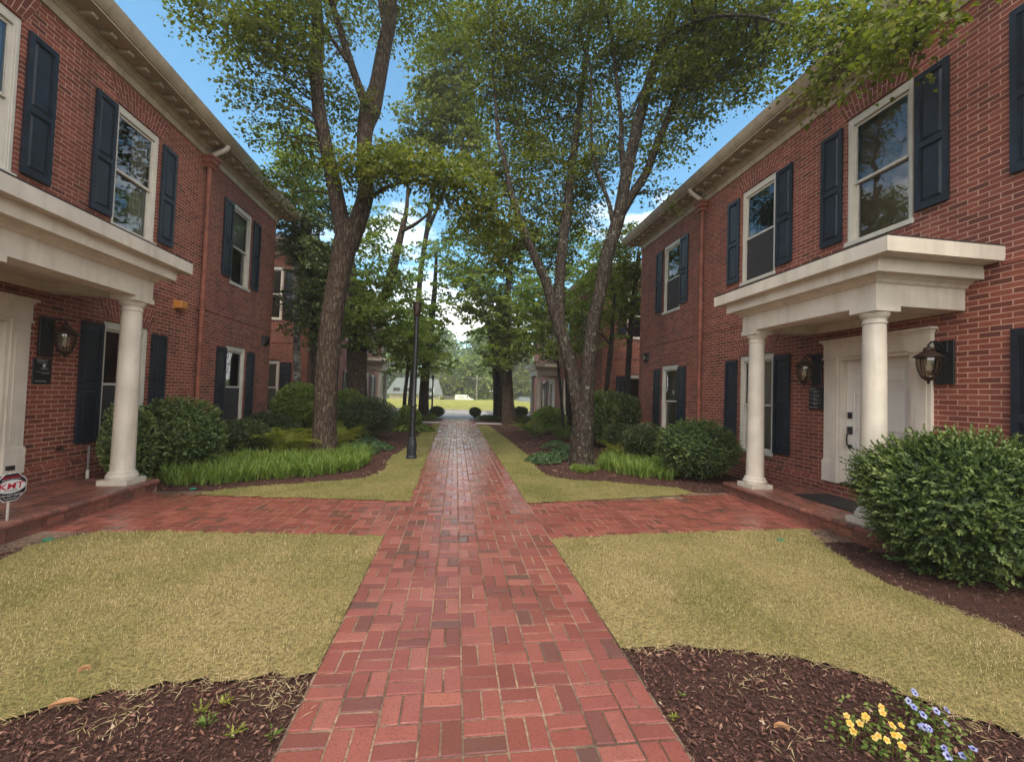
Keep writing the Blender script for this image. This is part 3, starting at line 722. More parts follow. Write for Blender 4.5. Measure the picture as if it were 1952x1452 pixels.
t = thing('door_mat', 'dark grey mat on the brick porch below the white door', 'door mat', FR(5.5, .55, .19))
q = MB(); fbox(q, FR, 4.95, 6.05, .22, .85, .192, .205); q.build('mat_pad', m_plain('mat_rubber', (.035, .032, .032), .95, .1, .3, 60, .6), t, bevel=.004)
t = thing('stand_pipe', 'thin grey pipe with a white foot against the left brick wall', 'pipe', FL(7.36, .2, .0))
q = MB(); q.tube([FL(7.36, .16, .0), FL(7.36, .16, .62)], .017, 8); q.build('pipe', MT['asphalt'], t, smooth=True)
q = MB(); q.tube([FL(7.36, .16, .0), FL(7.36, .16, .25)], .021, 8); q.build('foot', MT['white'], t, smooth=True)
t = thing('garden_tap', 'small brass tap on the left wall below the dark shutter', 'tap', FL(7.0, 0, .6))
q = MB(); q.tube([FL(7.0, 0, .62), FL(7.0, .09, .62), FL(7.0, .12, .58)], .016, 8); q.tube([FL(6.96, .07, .655), FL(7.04, .07, .655)], .012, 6); q.build('tap_body', MT['bronze'], t, smooth=True)

# security yard sign
sp = gz(13, 1028)
t = thing('yard_sign', 'octagonal black and red security sign on a post in the left mulch', 'yard sign', sp)
n_ = np.array([-sp[0], -sp[1], 0]); n_ /= np.linalg.norm(n_); n_ = np.array([.99, -.14, 0]); n_ /= np.linalg.norm(n_)
a_ = np.array([-n_[1], n_[0], 0]); FS = Fr((sp[0], sp[1], 0), a_, n_)
q = MB(); q.tube([FS(0, -.012, 0), FS(0, -.012, .72)], .011, 8); q.build('post', m_plain('sign_post', (.4, .36, .33), .5, .4, .1), t)
q = MB(); fbox(q, FS, -.03, .03, -.03, .0, .70, .745); q.build('clip', MT['black'], t)
def octa(r, d): return [FS(r*math.cos(R(22.5+45*k)), d, .53+r*1.05*math.sin(R(22.5+45*k))) for k in range(8)]
q = MB(); q.rings([octa(.148, .001), octa(.148, .005)]); pn = q.build('sign_panel', MT['letter'], t)
q = MB(); q.face(octa(.140, .0065)); q.build('dark_field', MT['plaque'], pn, fix=False)
q = MB(); q.face([FS(.126*math.cos(2*math.pi*k/32), .0080, .535+.066*math.sin(2*math.pi*k/32)) for k in range(32)]); q.build('oval', MT['letter'], pn, fix=False)
text_mb('KMT', .088, FS, -.004, .0095, .512, 1, 'CENTER', .12, 1.2, .0015).build('red_lettering', MT['red'], pn, fix=False); text_mb('PROTECTED', .027, FS, 0, .0085, .622, 1, 'CENTER', 0, 1, .001).build('red_lettering', MT['red'], pn, fix=False)
q = text_mb('SYSTEMS', .026, FS, 0, .0095, .487, 1, 'CENTER', 0, 1.1); q.build('black_lettering', MT['plaque'], pn, fix=False)
q = merge(text_mb('ELECTRONICALLY', .02, FS, 0, .0085, .602, 1, 'CENTER'), text_mb('770-427-5658', .034, FS, 0, .0085, .435, 1, 'CENTER'), text_mb('MONITORED', .02, FS, 0, .0085, .408, 1, 'CENTER')); q.build('white_lettering', MT['letter'], pn, fix=False)

# ------------------------------------------------------------------ ground
def sheet(name, poly, z, mat, kind='structure'):
    q = MB(); q.face([(p[0], p[1], z) for p in poly]); o = q.build(name, mat, None, fix=False); o['kind'] = kind
    return o
g = MB(); N = 40; S = [-900, -300, -120, -60, -30, -14, 0, 14, 30, 60, 120, 300, 900]
g.face([(-900, -900, -.06), (900, -900, -.06), (900, 1500, -.06), (-900, 1500, -.06)])
o = g.build('ground', MT['farsoil'], None, fix=False); o['kind'] = 'structure'
def gp(L): return [gz(*p)[:2] for p in L]
BEDL = [(-.70, -1), (-.70, 26), (-15, 26), (-15, -1)]
BEDR = [(1.12, -1), (1.12, 26), (16, 26), (16, -1)]
sheet('mulch_bed', BEDL, -.012, MT['mulch']); sheet('mulch_bed', BEDR, -.012, MT['mulch'])
W0, W1 = -.742, 1.138
LAWNS = {
 'front_left': [(W0, 1.2)] + [(W0, 1.9)] + [(W0, gz(592, 1290)[1])] and
     [(W0, gz(596, 1283)[1])] + gp([(560, 1286), (500, 1296), (440, 1300), (380, 1303), (300, 1308), (230, 1322), (150, 1342), (60, 1362), (0, 1374), (-120, 1392), (-260, 1240), (-160, 1140), (-60, 1098), (0, 1070), (40, 1050), (80, 1034), (120, 1026), (190, 1014), (400, 1015), (600, 1019)]) + [tuple(gz(725, 1021)[:2])],
 'front_right': [(W1, gz(1198, 1236)[1])] + [tuple(gz(1052, 1028)[:2])] + gp([(1200, 1020), (1380, 1013), (1540, 1008), (1556, 1026), (1590, 1052), (1640, 1086), (1700, 1116), (1800, 1156), (1900, 1196), (1980, 1226), (2100, 1290), (2100, 1470), (1952, 1414), (1880, 1383), (1800, 1351), (1740, 1326), (1680, 1299), (1610, 1275), (1540, 1261), (1460, 1248), (1380, 1239), (1300, 1231)]),
 'back_left': [tuple(gz(781, 956)[:2])] + gp([(700, 953), (600, 950), (470, 947), (372, 943), (430, 932), (520, 925), (600, 919), (650, 916), (690, 912), (722, 902), (738, 890), (739, 880), (748, 869), (765, 860), (780, 848), (794, 834), (806, 822), (815, 815), (826, 808.5)]) + [(W0, gz(840, 808)[1])],
 'back_right': [tuple(gz(1001, 959)[:2]), (W1, gz(906, 811)[1])] + gp([(930, 811), (941, 818), (953, 827), (968, 838), (983, 850), (1004, 866), (1012, 880), (1027, 897), (1050, 909), (1090, 915), (1150, 918), (1220, 924), (1290, 930), (1328, 941), (1240, 948), (1120, 954)]),
}
def resample(poly, step=.07, wob=.022):
    o = []
    for k in range(len(poly)):
        a, b = np.array(poly[k][:2]), np.array(poly[(k+1) % len(poly)][:2]); n = max(1, int(np.linalg.norm(b-a)/step))
        for i in range(n):
            p = a+(b-a)*i/n
            if abs(p[0]-W0) > .02 and abs(p[0]-W1) > .02: p = p + np.array([random.gauss(0, wob), random.gauss(0, wob)])
            o.append(tuple(p))
    return o
def snap(p):
    for W in (W0, W1):
        if abs(p[0]-W) < .075: return (W, p[1])
    return p
for k in LAWNS: LAWNS[k] = resample([snap(p) for p in LAWNS[k]])
for k in LAWNS: sheet('lawn', LAWNS[k], .008, MT['lawn'])

# basket-weave brick walk: every brick a bevelled block
def brick(q, x0, x1, y0, y1, top=0., r=None):
    r = random.random() if r is None else r
    g = .0055; e = .006; z = top+random.gauss(0, .0011); tx, ty = random.gauss(0, .0012), random.gauss(0, .0012)
    x0 += g; x1 -= g; y0 += g; y1 -= g
    jit = lambda: random.gauss(0, .0009)
    a = [(x0+jit(), y0+jit()), (x1+jit(), y0+jit()), (x1+jit(), y1+jit()), (x0+jit(), y1+jit())]
    b = [(x0+e, y0+e), (x1-e, y0+e), (x1-e, y1-e), (x0+e, y1-e)]
    zz = [z-tx-ty, z+tx-ty, z+tx+ty, z-tx+ty]
    q.rings([[(p[0], p[1], -.03) for p in a], [(p[0], p[1], h-.0022) for p, h in zip(a, zz)], [(p[0], p[1], h) for p, h in zip(b, zz)]], r, cap=False)
    i = len(q.v)-4; q.f.append((i, i+1, i+2, i+3)); q.r.append(r); q.m.append(0); q.uv.append(None)
def basket(q, x0, nx, y0, ny, c, flip=0):
    for i in range(nx):
        for j in range(ny):
            x, y = x0+i*c, y0+j*c
            if (i+j+flip) % 2:
                brick(q, x, x+c/2, y, y+c); brick(q, x+c/2, x+c, y, y+c)
            else:
                brick(q, x, x+c, y, y+c/2); brick(q, x, x+c, y+c/2, y+c)
C = (W1-W0)/9
q = MB(); basket(q, W0, 9, .7, 121, C)
o = q.build('brick_path', MT['paver'], None, fix=False); o['kind'] = 'structure'
YEND = .7+121*C
q = MB(); q.face([(W0-.01, .7, -.0055), (W1+.01, .7, -.0055), (W1+.01, YEND, -.0055), (W0-.01, YEND, -.0055)])
q.face([(-4.6, 4.6, -.006), (W0-.01, 4.6, -.006), (W0-.01, 7.05, -.006), (-4.6, 7.05, -.006)]); q.face([(W1+.01, 4.5, -.006), (5.2, 4.5, -.006), (5.2, 7.0, -.006), (W1+.01, 7.0, -.006)])
o = q.build('path_bedding', MT['joint'], None, fix=False); o['kind'] = 'structure'
# cross walks to the two porches; their outer bricks follow the lawn edges
def crosswalk(x_in, x_out, e0, e1):
    """bricks of the side walk between its measured near and far edges"""
    q = MB(); sg = 1 if x_out > x_in else -1; n = int(abs(x_out-x_in)/C)+1
    for i in range(n):
        xa, xb = x_in+sg*i*C, x_in+sg*(i+1)*C; lo, hi = min(xa, xb), max(xa, xb); xm = (lo+hi)/2
        off = e0(xm)
        m = int((e1(xm)-off)/C)+1
        for j in range(m):
            y = off+j*C
            if (i+j) % 2: brick(q, lo, lo+C/2, y, y+C); brick(q, lo+C/2, hi, y, y+C)
            else: brick(q, lo, hi, y, y+C/2); brick(q, lo, hi, y+C/2, y+C)
    o = q.build('brick_path', MT['paver'], None, fix=False); o['kind'] = 'structure'
crosswalk(W0, -4.35, lambda x: 4.87+.09*(abs(x)-.78), lambda x: 6.42+.1*(abs(x)-.6))
crosswalk(W1, 4.98, lambda x: 4.70+.075*(abs(x)-1.14), lambda x: 6.30+.1*(abs(x)-1.1))

# far pavement, street, sunny hill
YS0, YS1 = YEND, 36.8
q = MB(); q.face([(-1.15, YS0, -.004), (1.75, YS0, -.004), (2.6, 30, -.004), (2.6, YS1, -.004), (-1.6, YS1, -.004), (-1.6, 30, -.004)]); o = q.build('concrete_apron', MT['concrete'], None, fix=False); o['kind'] = 'structure'
q = MB(); q.face([(-60, 29.5, -.012), (60, 29.5, -.012), (60, YS1, -.012), (-60, YS1, -.012)]); o = q.build('street', MT['asphalt'], None, fix=False); o['kind'] = 'structure'
for xa, xb in ((-4.2, W0-.005), (W1+.005, 2.5)):
    q = MB(); sg = -1 if xa < 0 else 1
    q.box(xa, xb, 22.15, 22.85, -.05, .012); o = q.build('concrete_path', MT['concrete'], None); o['kind'] = 'structure'
q = MB(); q.box(-60, 60, YS1, YS1+.16, -.05, .12); o = q.build('kerb', MT['concrete'], None, bevel=.02); o['kind'] = 'structure'
def hill_z(x, y):
    t = np.clip((y-37)/17, 0, 1); t = t*t*(3-2*t)
    return .03 + t*(.42+.38/(1+np.exp(-(x-2.)/4.)))*1.0
xs = np.linspace(-70, 70, 71); ys = np.concatenate([np.linspace(36.96, 56, 24), np.linspace(58, 110, 14)])
V = np.array([(x, y, hill_z(x, y) if y < 57 else hill_z(x, 57)-(y-57)*.02) for y in ys for x in xs]); nx = len(xs)
T = np.array([(j*nx+i, j*nx+i+1, (j+1)*nx+i+1, (j+1)*nx+i) for j in range(len(ys)-1) for i in range(nx-1)])
o = raw_mesh('lawn_hill', V, T, np.full(len(T), .5), MT['hill'], smooth=True); o['kind'] = 'structure'

# lawn grass
def blades(poly, dens_of_y, h, w, name, holes=()):
    P = []
    ys = np.array([p[1] for p in poly]); lo, hi = ys.min(), ys.max(); e = np.linspace(lo, hi, max(2, int((hi-lo)/.6)+1))
    A = np.array([p[:2] for p in poly]); xl, xh = A[:, 0].min()-.02, A[:, 0].max()+.02
    for a, b in zip(e, e[1:]):
        d = dens_of_y((a+b)/2); n = int((xh-xl)*(b-a)*d); Q = np.stack([xl+RNG.random(n)*(xh-xl), a+RNG.random(n)*(b-a)], 1)
        P.append(Q[inpoly(Q, poly)])
    P = np.concatenate(P); n = len(P)
    P = P + RNG.normal(0, .016, P.shape)            # blades creep over the borders
    dist = np.maximum(1, P[:, 1]/3.2)
    H = h*(.45+RNG.random(n)*1.0+.5*(RNG.random(n) > .97))*np.minimum(dist, 1.6)**.4; Wd = w*(.7+.6*RNG.random(n))*dist**.9
    th = RNG.random(n)*6.283; lean = .3+.9*RNG.random(n)
    d = np.stack([np.cos(th), np.sin(th)], 1); s = np.stack([-d[:, 1], d[:, 0]], 1)
    b0 = np.concatenate([P-s*Wd[:, None]/2, np.full((n, 1), .004)], 1); b1 = np.concatenate([P+s*Wd[:, None]/2, np.full((n, 1), .004)], 1)
    tip = np.concatenate([P+d*(H*np.sin(lean))[:, None], (.004+H*np.cos(lean))[:, None]], 1)
    Vv = np.stack([b0, b1, tip], 1).reshape(-1, 3); Tt = np.arange(3*n).reshape(-1, 3)
    pat = .5+.45*smooth_noise(P, 1.7, 3)+.36*smooth_noise(P, 6, 4)+.2*smooth_noise(P, 19, 6)
    r = np.clip(.26+.46*pat+RNG.normal(0, .19, n), 0, 1)
    return P, Vv, Tt, r
Vs, Ts, Rs, off = [], [], [], 0
for key, dn in (('front_left', lambda y: 8000 if y < 4 else 6000), ('front_right', lambda y: 8000 if y < 4 else 6000), ('back_left', lambda y: 3500 if y < 11 else 1400), ('back_right', lambda y: 3500 if y < 11 else 1400)):
    P, Vv, Tt, r = blades(LAWNS[key], dn, .023, .0040, key)
    if key.startswith('front'):       # damp greener fringe along the beds
        Ed = np.array([e for e in LAWNS[key] if abs(e[0]-W0) > .03 and abs(e[0]-W1) > .03]); dm = np.full(len(P), 9.)
        for e in Ed[::2]: dm = np.minimum(dm, (P[:, 0]-e[0])**2+(P[:, 1]-e[1])**2)
        r = np.clip(r-.34*np.exp(-np.sqrt(dm)/.16)*(.4+.6*RNG.random(len(P))), 0, 1)
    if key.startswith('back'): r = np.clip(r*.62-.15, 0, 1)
    Vs.append(Vv); Ts.append(Tt+off); Rs.append(r); off += len(Vv)
o = raw_mesh('lawn_grass', np.concatenate(Vs), np.concatenate(Ts), np.concatenate(Rs), MT['blade']); tag(o, 'short tan green lawn grass', 'grass', kind='stuff')

# bark chips in the beds
PATHS = [[(W0, -2), (W1, -2), (W1, 30), (W0, 30)], [(-4.3, 4.83), (W0, 4.83), (W0, 6.5), (-4.3, 6.85)], [(W1, 4.7), (4.9, 4.95), (4.9, 6.75), (W1, 6.3)], [(-5.8, 4.1), (-4.3, 4.1), (-4.3, 7), (-5.8, 7)], [(4.8, 4.), (6.3, 4.), (6.3, 7), (4.8, 7)]]
Q = []
for poly, d in (([(-3.4, 1.2), (W0, 1.2), (W0, 2.9), (-3.4, 2.9)], 7500), ([(W1, 1.2), (4.2, 1.2), (4.2, 3.2), (W1, 3.2)], 7500), ([(2.6, 2.6), (6.2, 2.6), (6.2, 5.6), (2.6, 5.6)], 1800), ([(-5.7, 3), (-2.6, 3), (-2.6, 5.6), (-5.7, 5.6)], 1800),
                ([(-5.7, 6.5), (W0, 6.5), (W0, 21), (-5.7, 21)], 420), ([(W1, 6.2), (6.2, 6.2), (6.2, 21), (W1, 21)], 420)):
    Q.append(scatter(poly, d, list(LAWNS.values())+PATHS))
P = np.concatenate(Q); n = len(P); far = np.clip(P[:, 1]/3, 1, 3)
th = RNG.random(n)*6.283; tl = RNG.normal(0, .35, n); L = (.005+.036*RNG.random(n)**3.)*far**.7; Wd = L*(.18+.3*RNG.random(n))
D = np.stack([np.cos(th)*np.cos(tl), np.sin(th)*np.cos(tl), np.sin(tl)], 1); Nn = np.stack([RNG.normal(0, .4, n), RNG.normal(0, .4, n), np.ones(n)], 1)
Cc = np.concatenate([P, (-.008+.022*RNG.random(n))[:, None]], 1)
rn = np.clip(RNG.random(n)**1.5*.9+(RNG.random(n) > .965)*.35, 0, 1)
o = leaf_mesh('mulch_chips', Cc, D, Nn, L, Wd, MT['chip'], fold=.15, rnd=rn); tag(o, 'dark shredded bark mulch chips', 'mulch', kind='stuff')
# straw lying along the lawn edges and in the near beds
def straw(pts, spread, n_each):
    B = np.repeat(np.array(pts), n_each, 0); B = B + RNG.normal(0, spread, B.shape); n = len(B)
    th = RNG.random(n)*6.283; tl = RNG.normal(.15, .3, n)
    D = np.stack([np.cos(th)*np.cos(tl), np.sin(th)*np.cos(tl), np.sin(tl)], 1); Nn = np.tile([0, 0, 1.], (n, 1))+RNG.normal(0, .2, (n, 3))
    return np.concatenate([B, (.006+.014*RNG.random(n))[:, None]], 1), D, Nn
E_ = [LAWNS['front_left'][k] for k in range(len(LAWNS['front_left'])) if LAWNS['front_left'][k][1] < 3.2] + [LAWNS['front_right'][k] for k in range(len(LAWNS['front_right'])) if LAWNS['front_right'][k][1] < 3.4]
c1, d1, n1 = straw([e for e in E_ if abs(e[0]-W0) > .03 and abs(e[0]-W1) > .03], .035, 14)
E2 = gp([(560, 1330), (540, 1310), (520, 1345), (480, 1330), (230, 1370), (200, 1385), (260, 1365), (1430, 1300), (1470, 1290), (1850, 1400), (1820, 1380), (1520, 1410)]); c2, d2, n2 = straw(E2, .08, 24)
Cs = np.concatenate([c1, c2]); o = leaf_mesh('straw_litter', Cs, np.concatenate([d1, d2]), np.concatenate([n1, n2]), .035+.05*RNG.random(len(Cs)), .0035, MT['blade'], rnd=.65+.35*RNG.random(len(Cs))); tag(o, 'dry straw scattered at the lawn edges', 'straw', kind='stuff')

# ------------------------------------------------------------------ trees
def px_path(pts, Ys, widths):
    n = len(pts); P = []; rad = []
    for k, (x, y) in enumerate(pts):
        Y = Ys[0]+(Ys[1]-Ys[0])*k/(n-1) if hasattr(Ys, '__len__') else Ys
        p = at(x, y, Y); P.append(p)
        w = widths[k] if k < len(widths) else widths[-1]; rad.append(.87*w/2*depth(p)/F0)
    return P, rad
def smooth_path(P, rad, step=.16):
    P = [np.array(p, float) for p in P]; o, r = [], []
    for k in range(len(P)-1):
        p0, p1, p2, p3 = P[max(k-1, 0)], P[k], P[k+1], P[min(k+2, len(P)-1)]
        n = max(2, int(np.linalg.norm(p2-p1)/step))
        for i in range(n):
            t = i/n
            o.append(.5*((2*p1)+(-p0+p2)*t+(2*p0-5*p1+4*p2-p3)*t*t+(-p0+3*p1-3*p2+p3)*t**3)); r.append(rad[k]+(rad[k+1]-rad[k])*t)
    o.append(P[-1]); r.append(rad[-1]); return o, r

COVER = 4.0
def spray_leaves(blobs, leaf, cover, droop=.25, spray=.36, per=13):
    """blobs: (centre, (rx, ry, rz), weight). Leaves sit on flat drooping sprays spread through each blob."""
    Cs, Ds, Ns = [], [], []
    for c, rad, wt in blobs:
        c = np.array(c); rad = np.array(rad); A = math.pi*rad[0]*rad[2]
        n = int(max(6, COVER*cover*wt*A/(leaf*leaf*.42)/per))
        u = unit(RNG.normal(size=(n, 3))); rr = RNG.random(n)**.42
        S = c + u*rr[:, None]*rad
        S[:, 2] = c[2] + (S[:, 2]-c[2])
        sn = unit(np.stack([RNG.normal(0, .33, n)+.25*u[:, 0], RNG.normal(0, .33, n)+.25*u[:, 1], np.ones(n)], 1))
        ax = unit(np.cross(sn, RNG.normal(size=(n, 3)))); ay = np.cross(sn, ax)
        k = per; th = RNG.random((n, k))*6.283; q = spray*np.sqrt(RNG.random((n, k)))*(.7+.6*RNG.random((n, 1)))
        off = ax[:, None]*(np.cos(th)*q)[..., None]*1.35 + ay[:, None]*(np.sin(th)*q)[..., None]*.8
        L = S[:, None]+off; L[..., 2] -= droop*(q**2)/spray + RNG.normal(0, .035, (n, k))
        d = unit(off + RNG.normal(0, .2, off.shape)) ; d[..., 2] -= .35
        nn = sn[:, None] + RNG.normal(0, .38, off.shape)
        Cs.append(L.reshape(-1, 3)); Ds.append(d.reshape(-1, 3)); Ns.append(nn.reshape(-1, 3))
    return np.concatenate(Cs), np.concatenate(Ds), np.concatenate(Ns)

def keepout(C, extra=None):
    """leaves neither inside the houses nor in the camera's face"""
    k = np.ones(len(C), bool)
    for x0, x1, y0, y1 in ((-15.3, -5.1, -1.5, 14.5), (5.6, 15.8, -1.7, 14.3), (-15.3, -5.3, 16.8, 34), (5.8, 15.8, 16.9, 34)):
        k &= ~((C[:, 0] > x0) & (C[:, 0] < x1) & (C[:, 1] > y0) & (C[:, 1] < y1) & (C[:, 2] < 7.4))
    k &= C[:, 2] > .3
    k &= np.linalg.norm(C-CAM, axis=1) > 3.5
    return k

def tree(name, label, base, limbs, blobs, bark, leafmat, leaf=.1, cover=1., twigs=True, group=None, spray=.40, per=40, cat='tree', n_side=20, extra_blobs=(), droop=.25, wob=.1):
    """limbs: list of (pixel path, Y or (Y0,Y1), pixel widths); blobs: (px, py, rx_px, ry_px, Y, weight)"""
    f_ = px_path(*limbs[0])[0][0]; t = thing(name, label, cat, (f_[0], f_[1], 0), group)
    tr = MB(); nodes = []
    for k, (pts, Ys, wd) in enumerate(limbs):
        P, rad = px_path(pts, Ys, wd)
        if -.02 < P[0][2] < 1.3: P = [np.array([P[0][0], P[0][1], -.06])]+P; rad = [rad[0]*1.2]+rad
        P, rad = smooth_path(P, rad)
        tr.tube(P, rad, n_side if max(rad) > .09 else 9, wob=wob if max(rad) > .09 else .06)
        nodes += [(np.array(p), r) for p, r in zip(P, rad)]
    B = []
    for b in blobs:
        px, py, rx, ry, Y, wt = b; c = at(px, py, Y); s = depth(c)/F0
        B.append((c, (rx*s, (rx+ry)*.5*s*.9, ry*s), wt))
    B += list(extra_blobs)
    NP = np.array([p for p, _ in nodes])
    if twigs:
        for c, rad, wt in B:
            for j in range(3):
                e = np.array(c) + RNG.normal(0, .45, 3)*np.array(rad)
                d = np.linalg.norm((NP-e)*np.array([1, 1, 1.]), axis=1) + np.maximum(0, NP[:, 2]-e[2])*1.5
                k = int(np.argmin(d)); s0 = NP[k]; L = np.linalg.norm(e-s0)
                if L < .25 or L > 4.5: continue
                m = s0+(e-s0)*.5+np.array([random.gauss(0, .08), random.gauss(0, .08), .12])*L
                P, rr = smooth_path([s0, s0+(m-s0)*.5+RNG.normal(0, .03, 3)*L, m, m+(e-m)*.5+RNG.normal(0, .04, 3)*L, e], [min(nodes[k][1]*.5, .012+.008*L), .012+.004*L, .011, .008, .004], .3)
                tr.tube(P, rr, 5)
                for _ in range(3):
                    f = P[random.randrange(len(P)//3, len(P))]; e2 = f+RNG.normal(0, .28, 3)*np.array(rad)+np.array([0, 0, .05])
                    tr.tube([f, (f+e2)/2+RNG.normal(0, .04, 3), e2], [.007, .005, .003], 4)
    tr.build('trunk', MT[bark], t, smooth=True, fix=False)
    Cc, Dd, Nn = spray_leaves(B, leaf, cover, droop, spray, per)
    k = keepout(Cc); Cc, Dd, Nn = Cc[k], Dd[k], Nn[k]; n = len(Cc)
    sz = leaf*(.5+1.0*RNG.random(n)**1.3)
    leaf_mesh('crown', Cc, Dd, Nn, sz, sz*(.72+.25*RNG.random(n)), MT[leafmat], t)
    return t

LIMBS_L1 = [
 ([(621, 886), (620, 868), (619, 845), (618, 800), (624, 700), (634, 600), (648, 520), (662, 450), (670, 425)], 10.6, [82, 60, 51, 48, 47, 45, 45, 50, 40]),
 ([(660, 470), (647, 405), (634, 340), (619, 270), (607, 200), (604, 120), (606, 60), (600, -40), (592, -200)], (10.6, 9.8), [40, 34, 30, 28, 27, 26, 25, 22, 12]),
 ([(664, 470), (684, 415), (697, 365), (694, 310), (696, 250), (706, 212), (718, 170), (731, 100), (742, 40), (746, -30), (752, -190)], (10.6, 11.2), [42, 37, 34, 30, 32, 44, 33, 30, 28, 24, 12]),
 ([(704, 215), (682, 160), (657, 85), (634, 10), (615, -70)], (10.9, 10.4), [24, 17, 15, 13, 9]),
 ([(741, 60), (729, 22), (716, -60)], (11.1, 11.4), [16, 14, 9]),
 ([(602, 160), (560, 85), (480, 24), (400, -10)], (10., 9.2), [8, 6, 5, 3]),
 ([(662, 118), (612, 42), (578, -20)], (10.6, 10.), [9, 7, 5]),
 ([(690, 390), (728, 362), (768, 348), (840, 345), (910, 375)], (10.6, 9.2), [13, 9, 7, 5, 3])]
bl = [(430, 30, 90, 45, 9.4, .9), (520, 60, 80, 60, 9.3, 1.), (560, 20, 70, 50, 9.6, .9), (470, 105, 55, 35, 9.2, .5), (560, 130, 50, 45, 9.6, .5), (500, 185, 70, 28, 9.6, .33), (455, 165, 30, 20, 9.4, .2), (555, 215, 50, 45, 10., .4), (490, 245, 50, 30, 10., .22), (560, 290, 50, 40, 10.6, .45), (545, 340, 45, 40, 11, .5),
      (640, 175, 45, 45, 10.8, .4), (655, 235, 40, 45, 11., .45), (640, 60, 40, 60, 11., .35), (690, 180, 30, 40, 10.6, .3),
      (715, 300, 80, 32, 9.6, 1.1), (790, 318, 90, 34, 9.3, 1.2), (865, 350, 80, 36, 9.1, 1.2), (925, 395, 55, 36, 9.1, 1.1), (690, 335, 60, 25, 9.9, .9), (960, 430, 35, 28, 9.2, .7), (650, 310, 40, 25, 10.2, .6)]
XB = [((-2.6, 9.6, 12.2), (3., 2.6, 1.4), .55), ((-1.6, 11.6, 13.2), (2.8, 2.6, 1.4), .5), ((-4.2, 8.2, 11.4), (2., 2.2, 1.1), .45)]
tree('maple_tree', 'thick brown trunk forking into two heavy limbs, left of the brick walk', at(621, 880, 10.6)*np.array([1, 1, 0]), LIMBS_L1, bl, 'bark1', 'maple', .074, .95, extra_blobs=XB, n_side=28, wob=.07)

LIMBS_R1 = [
 ([(1106, 905), (1108, 885), (1110, 850), (1111, 810), (1112, 770)], 9.7, [80, 58, 49, 47, 46]),
 ([(1114, 800), (1121, 700), (1130, 620), (1143, 560), (1160, 480), (1180, 412), (1192, 345), (1205, 285), (1222, 212), (1240, 150), (1260, 90), (1286, 20), (1312, -60), (1350, -200)], (9.7, 9.), [38, 31, 29, 28, 28, 28, 25, 24, 23, 22, 20, 18, 12, 8]),
 ([(1104, 800), (1088, 705), (1072, 642), (1055, 590), (1042, 540), (1015, 480), (992, 420), (975, 370), (962, 310), (950, 260), (945, 200), (938, 120)], (9.7, 10.6), [31, 27, 26, 23, 20, 17, 15, 13, 11, 9, 7, 4]),
 ([(1068, 640), (1066, 560), (1072, 470), (1082, 390), (1090, 320), (1100, 245), (1108, 180), (1118, 100), (1128, 0), (1136, -120)], (9.9, 11.4), [24, 24, 22, 20, 18, 16, 13, 10, 7, 4]),
 ([(1180, 415), (1205, 372), (1232, 330), (1250, 280), (1275, 220), (1295, 160), (1320, 100), (1350, 20)], (9.45, 8.8), [22, 19, 18, 16, 13, 10, 8, 5]),
 ([(1168, 420), (1160, 385), (1140, 330), (1129, 280), (1126, 200), (1126, 130), (1112, 90), (1100, 30)], (9.5, 10.2), [12, 9, 8, 7, 7, 6, 5, 4]),
 ([(1190, 350), (1185, 280), (1183, 220), (1174, 140), (1164, 60), (1146, -10)], (9.4, 9.8), [14, 11, 9, 8, 7, 5]),
 ([(1262, 85), (1330, 40), (1420, 30), (1530, 55), (1640, 85), (1740, 95)], (9.1, 4.3), [10, 8, 7, 5, 4, 3]),
 ([(1240, 150), (1215, 190), (1200, 225), (1185, 215)], (9.2, 9.3), [8, 7, 5, 4])]
